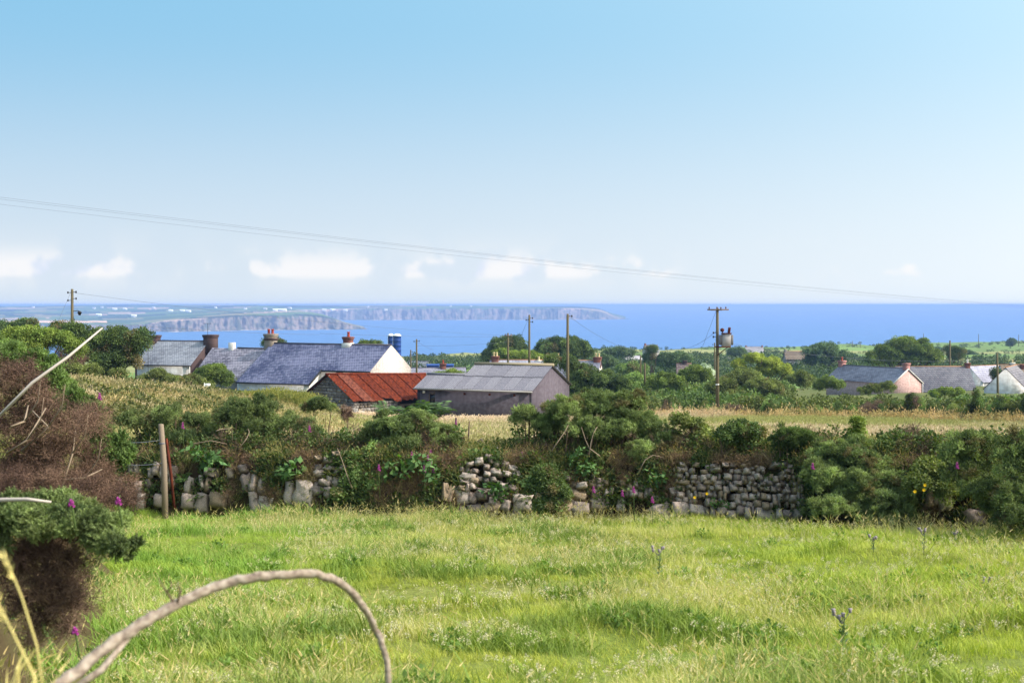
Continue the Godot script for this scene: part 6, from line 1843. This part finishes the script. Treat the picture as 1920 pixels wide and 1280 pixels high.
	for q in fox:
		var d: float = q[2]
		if d > 22.0 and d < 29.0: d -= hedge_step(q[0], d)
		var k := d / FOC
		var c := at(q[0], q[1], d)
		var near := d < 10.0
		var len := 9.0 * k
		var f := thing("foxglove", "magenta foxglove spike " + q[3], "foxglove", c - Vector3(0, 0.34 if not near else 0.14, 0), 0, "magenta foxgloves along the hedges")
		var h := 0.34 if not near else 0.14
		st = begin()
		tube(st, [Vector3(0.02, -0.25 if not near else 0.0, 0), Vector3(0, h, 0), Vector3(0.01, h + len, 0)], [0.006, 0.005, 0.002], 5)
		obj("stem", done(st), M.green_stem, f)
		st = begin()
		var bells := 11
		for i in bells:
			var t := float(i) / bells
			var a2 := i * 2.4
			var bd := Vector3(cos(a2), -0.55, sin(a2) * 0.8 + 0.5).normalized()
			var s := lerpf(0.036, 0.016, t) * (1.0 if not near else 0.55)
			var b2 := Basis(Quaternion(Vector3.UP, bd)).scaled(Vector3.ONE * s)
			lathe(st, [Vector2(0.08, 0.0), Vector2(0.26, 0.2), Vector2(0.3, 0.65), Vector2(0.44, 1.0), Vector2(0.26, 0.85), Vector2(0.0, 0.5)], 7, Transform3D(b2, Vector3(0, h - len * 0.5 + t * len * 1.3, 0)), Color.WHITE)
		obj("blossoms", done(st), M.magenta, f).set_meta("kind", "stuff")
	# thistles in the field
	var th := [[1236, 1055, 16.6, 44, "bluish thistle in the middle of the field"], [1583, 1185, 11.3, 70, "tall thistle with grey flower heads near the lower right"], [1735, 1022, 19.4, 40, "thistle before the tumbling gorse, left of its pair"], [1640, 1020, 19.4, 28, "small thistle right of the pale grass patch"], [1795, 995, 21.8, 24, "thistle near the right end of the hedge"], [1855, 1088, 14.8, 30, "small thistle among clover flowers at the right"]]
	for q in th:
		var d: float = q[2]
		var p := on_ground(q[0], d)
		var h: float = q[3] * d / FOC * 1.15
		var t := thing("thistle", q[4], "thistle", p, 0, "thistles in the field")
		st = begin()
		tube(st, [Vector3(0, -0.05, 0), Vector3(0.02, h, 0)], [0.008, 0.004], 5)
		obj("stem", done(st), M.green_stem, t)
		st = begin()
		for i in 46:
			var y := h * pow(rng.randf(), 0.8)
			var dir := Vector3(rng.randfn(), rng.randf_range(-0.1, 0.9), rng.randfn()).normalized()
			leaf(st, Vector3(0, y, 0), dir, dir.cross(Vector3.UP).normalized(), h * 0.34 * (1.15 - y / h), h * 0.035, Color(0.13, 0.19, 0.11) * rng.randf_range(0.7, 1.2))
		obj("leaves", done(st), M.foliage, t).set_meta("kind", "stuff")
		st = begin()
		for i in 5:
			var tip := Vector3(rng.randf_range(-0.12, 0.12) * h * 2.0, h * rng.randf_range(0.9, 1.1), rng.randf_range(-0.1, 0.1) * h)
			lathe(st, [Vector2(0, -0.018), Vector2(0.014, -0.008), Vector2(0.012, 0.006), Vector2(0.02, 0.022), Vector2(0, 0.02)], 7, Transform3D(Basis(), tip))
			tube(st, [Vector3(0, h * 0.75, 0), tip], [0.003, 0.003], 4)
		obj("flower_heads", done(st), M.lilac, t).set_meta("kind", "stuff")
	st = begin()
	var s0 := at(1108, 1216, 10.6); var s1 := at(1116, 1184, 10.55)
	tube(st, [s0 - Vector3(0.01, 0.06, 0), s0, s1], [0.003, 0.003, 0.002], 6)
	tag(obj("straw_stem", done(st), M.straw), "single bright yellow straw stem standing in the near grass", "grass stalk")
	# yellow hawkbit flowers on the stone courses and at the right
	for q in [[1326, 925, 26.0, "left of two yellow flowers on the neat stone courses"], [1303, 932, 26.0, "lower yellow flower on the neat stone courses"], [1735, 909, 24.6, "upper yellow flower on the bank right of the tumbling gorse"], [1733, 918, 24.5, "middle yellow flower on the bank right of the tumbling gorse"], [1716, 921, 24.5, "lowest yellow flower on the bank right of the tumbling gorse"]]:
		var c := at(q[0], q[1], q[2] - hedge_step(q[0], q[2]))
		var f := thing("yellow_flower", q[3], "flower", c - Vector3(0, 0.1, 0), 0, "yellow flowers on the hedge")
		st = begin()
		tube(st, [Vector3(0, -0.1, -0.08), Vector3(0, 0.1, 0)], [0.003, 0.003], 4)
		obj("stem", done(st), M.green_stem, f)
		st = begin()
		for i in 10:
			var dr := Vector3(cos(i * 0.628), sin(i * 0.628), 0.35).normalized()
			leaf(st, Vector3(0, 0.1, 0), dr, dr.cross(Vector3.BACK).normalized(), 0.032, 0.011, Color.WHITE)
		obj("petals", done(st), M.yellow, f)
	# a small white board and a gate among the grass on the left
	st = begin()
	var w := at(388, 722, 100.0)
	box(st, Vector3(-0.2, -0.1, -0.02), Vector3(0.22, 0.12, 0.02))
	box(st, Vector3(-0.22, -0.6, -0.03), Vector3(-0.18, 0.16, 0.03))
	var bd := obj("white_board", done(st), M.whitemetal)
	bd.position = w
	tag(bd, "small white board in the grass below the round bush", "board")
	var gt := thing("field_gate", "low wooden gate rails in the golden grass before the cottage", "gate", at(300, 732, 88.0))
	for q in [[-0.75, 0.75, 0.25], [-0.75, 0.75, -0.05]]:
		st = begin()
		box(st, Vector3(q[0], q[2] - 0.04, -0.03), Vector3(q[1], q[2] + 0.04, 0.03))
		obj("rail", done(st), M.greypost, gt)
	for x in [-0.85, 0.5]:
		st = begin()
		tube(st, [Vector3(x, -0.7, 0.08), Vector3(x, 0.5, 0.08)], [0.07, 0.065] if x < 0 else [0.04, 0.035], 7)
		obj("post", done(st), M.darkpost if x < 0 else M.greypost, gt)

func make_materials_c() -> void:
	mat("earth", Color.WHITE, 0.95, 0.15, true)
	wear(M.earth, noise_tex(0.05, Color(0.6, 0.58, 0.55), Color(1, 1, 1), 51, 4), 1.5)
	var gn := noise_tex(0.05, Color(0.36, 0.32, 0.28), Color(1, 1, 1), 52, 6, Color(0.8, 0.77, 0.74))
	for q in [["granite", 0.52, 0.46, 0.44], ["granite_b", 0.38, 0.33, 0.32], ["granite_c", 0.66, 0.60, 0.58], ["granite_d", 0.42, 0.35, 0.27]]:
		var m := mat(q[0], lin(q[1], q[2], q[3]), 0.92, 0.2)
		wear(m, gn, 2.3)
	var bk := mat("bark", lin(0.46, 0.425, 0.41), 0.85, 0.25)
	wear(bk, noise_tex(0.03, Color(0.38, 0.33, 0.33), Color(1, 1, 0.98), 53, 6, Color(0.80, 0.75, 0.69)), 2.6)
	mat("straw", lin(0.62, 0.52, 0.2), 0.8)
	mat("greypost", lin(0.36, 0.30, 0.24), 0.9)
	wear(M.greypost, noise_tex(0.05, Color(0.6, 0.55, 0.52), Color(1, 1, 1), 54, 4), 3.0)
	mat("darkpost", lin(0.10, 0.065, 0.06), 0.9)
	mat("magenta", lin(0.36, 0.05, 0.28), 0.6)
	mat("lilac", lin(0.26, 0.22, 0.25), 0.8)
	mat("yellow", lin(0.75, 0.45, 0.01), 0.6)

func _ready() -> void:
	rng.seed = 77
	fbm.seed = 4; fbm.frequency = 0.03; fbm.fractal_octaves = 4
	fine.seed = 9; fine.frequency = 0.03; fine.fractal_octaves = 4
	ridged.seed = 3; ridged.frequency = 0.03; ridged.fractal_type = FastNoiseLite.FRACTAL_RIDGED; ridged.fractal_octaves = 3
	var cam := Camera3D.new()
	cam.name = "camera"
	cam.position = Vector3(0, EYE, 0)
	cam.rotation.x = -LEVEL
	cam.near = 0.3
	cam.far = 90000.0
	var lens := CameraAttributesPhysical.new()
	lens.frustum_focal_length = 50.0
	lens.frustum_focus_distance = 70.0
	lens.frustum_near = 0.3
	lens.frustum_far = 90000.0
	lens.exposure_aperture = 5.6
	cam.attributes = lens
	cam.fov = rad_to_deg(2.0 * atan(640.0 / FOC))
	add_child(cam)
	cam.current = true
	var env := Environment.new()
	env.background_mode = Environment.BG_SKY
	env.sky = make_sky()
	env.tonemap_mode = Environment.TONE_MAPPER_LINEAR
	env.tonemap_exposure = 1.37
	env.sdfgi_enabled = true
	env.ssao_enabled = true
	env.ssil_enabled = true
	env.fog_enabled = true
	env.fog_density = 0.000125
	env.fog_light_color = Color(0.61, 0.74, 1.0)
	var we := WorldEnvironment.new()
	we.name = "environment"
	we.environment = env
	add_child(we)
	var sun := DirectionalLight3D.new()
	sun.name = "sun"
	sun.light_energy = 1.45
	sun.light_color = Color(1.0, 0.96, 0.91)
	sun.light_angular_distance = 0.5
	sun.shadow_enabled = true
	add_child(sun)
	sun.look_at_from_position(SUN_TO, Vector3.ZERO)
	make_materials()
	make_ground()
	make_sea()
	make_headland()
	make_materials_b()
	make_farmhouse()
	make_rusty_barn()
	make_shed()
	make_silos()
	make_village()
	make_poles()
	make_materials_c()
	make_clumps()
	make_hedge()
	make_hedge_bushes()
	make_left_bank()
	make_trees()
	make_grass()
	make_small()
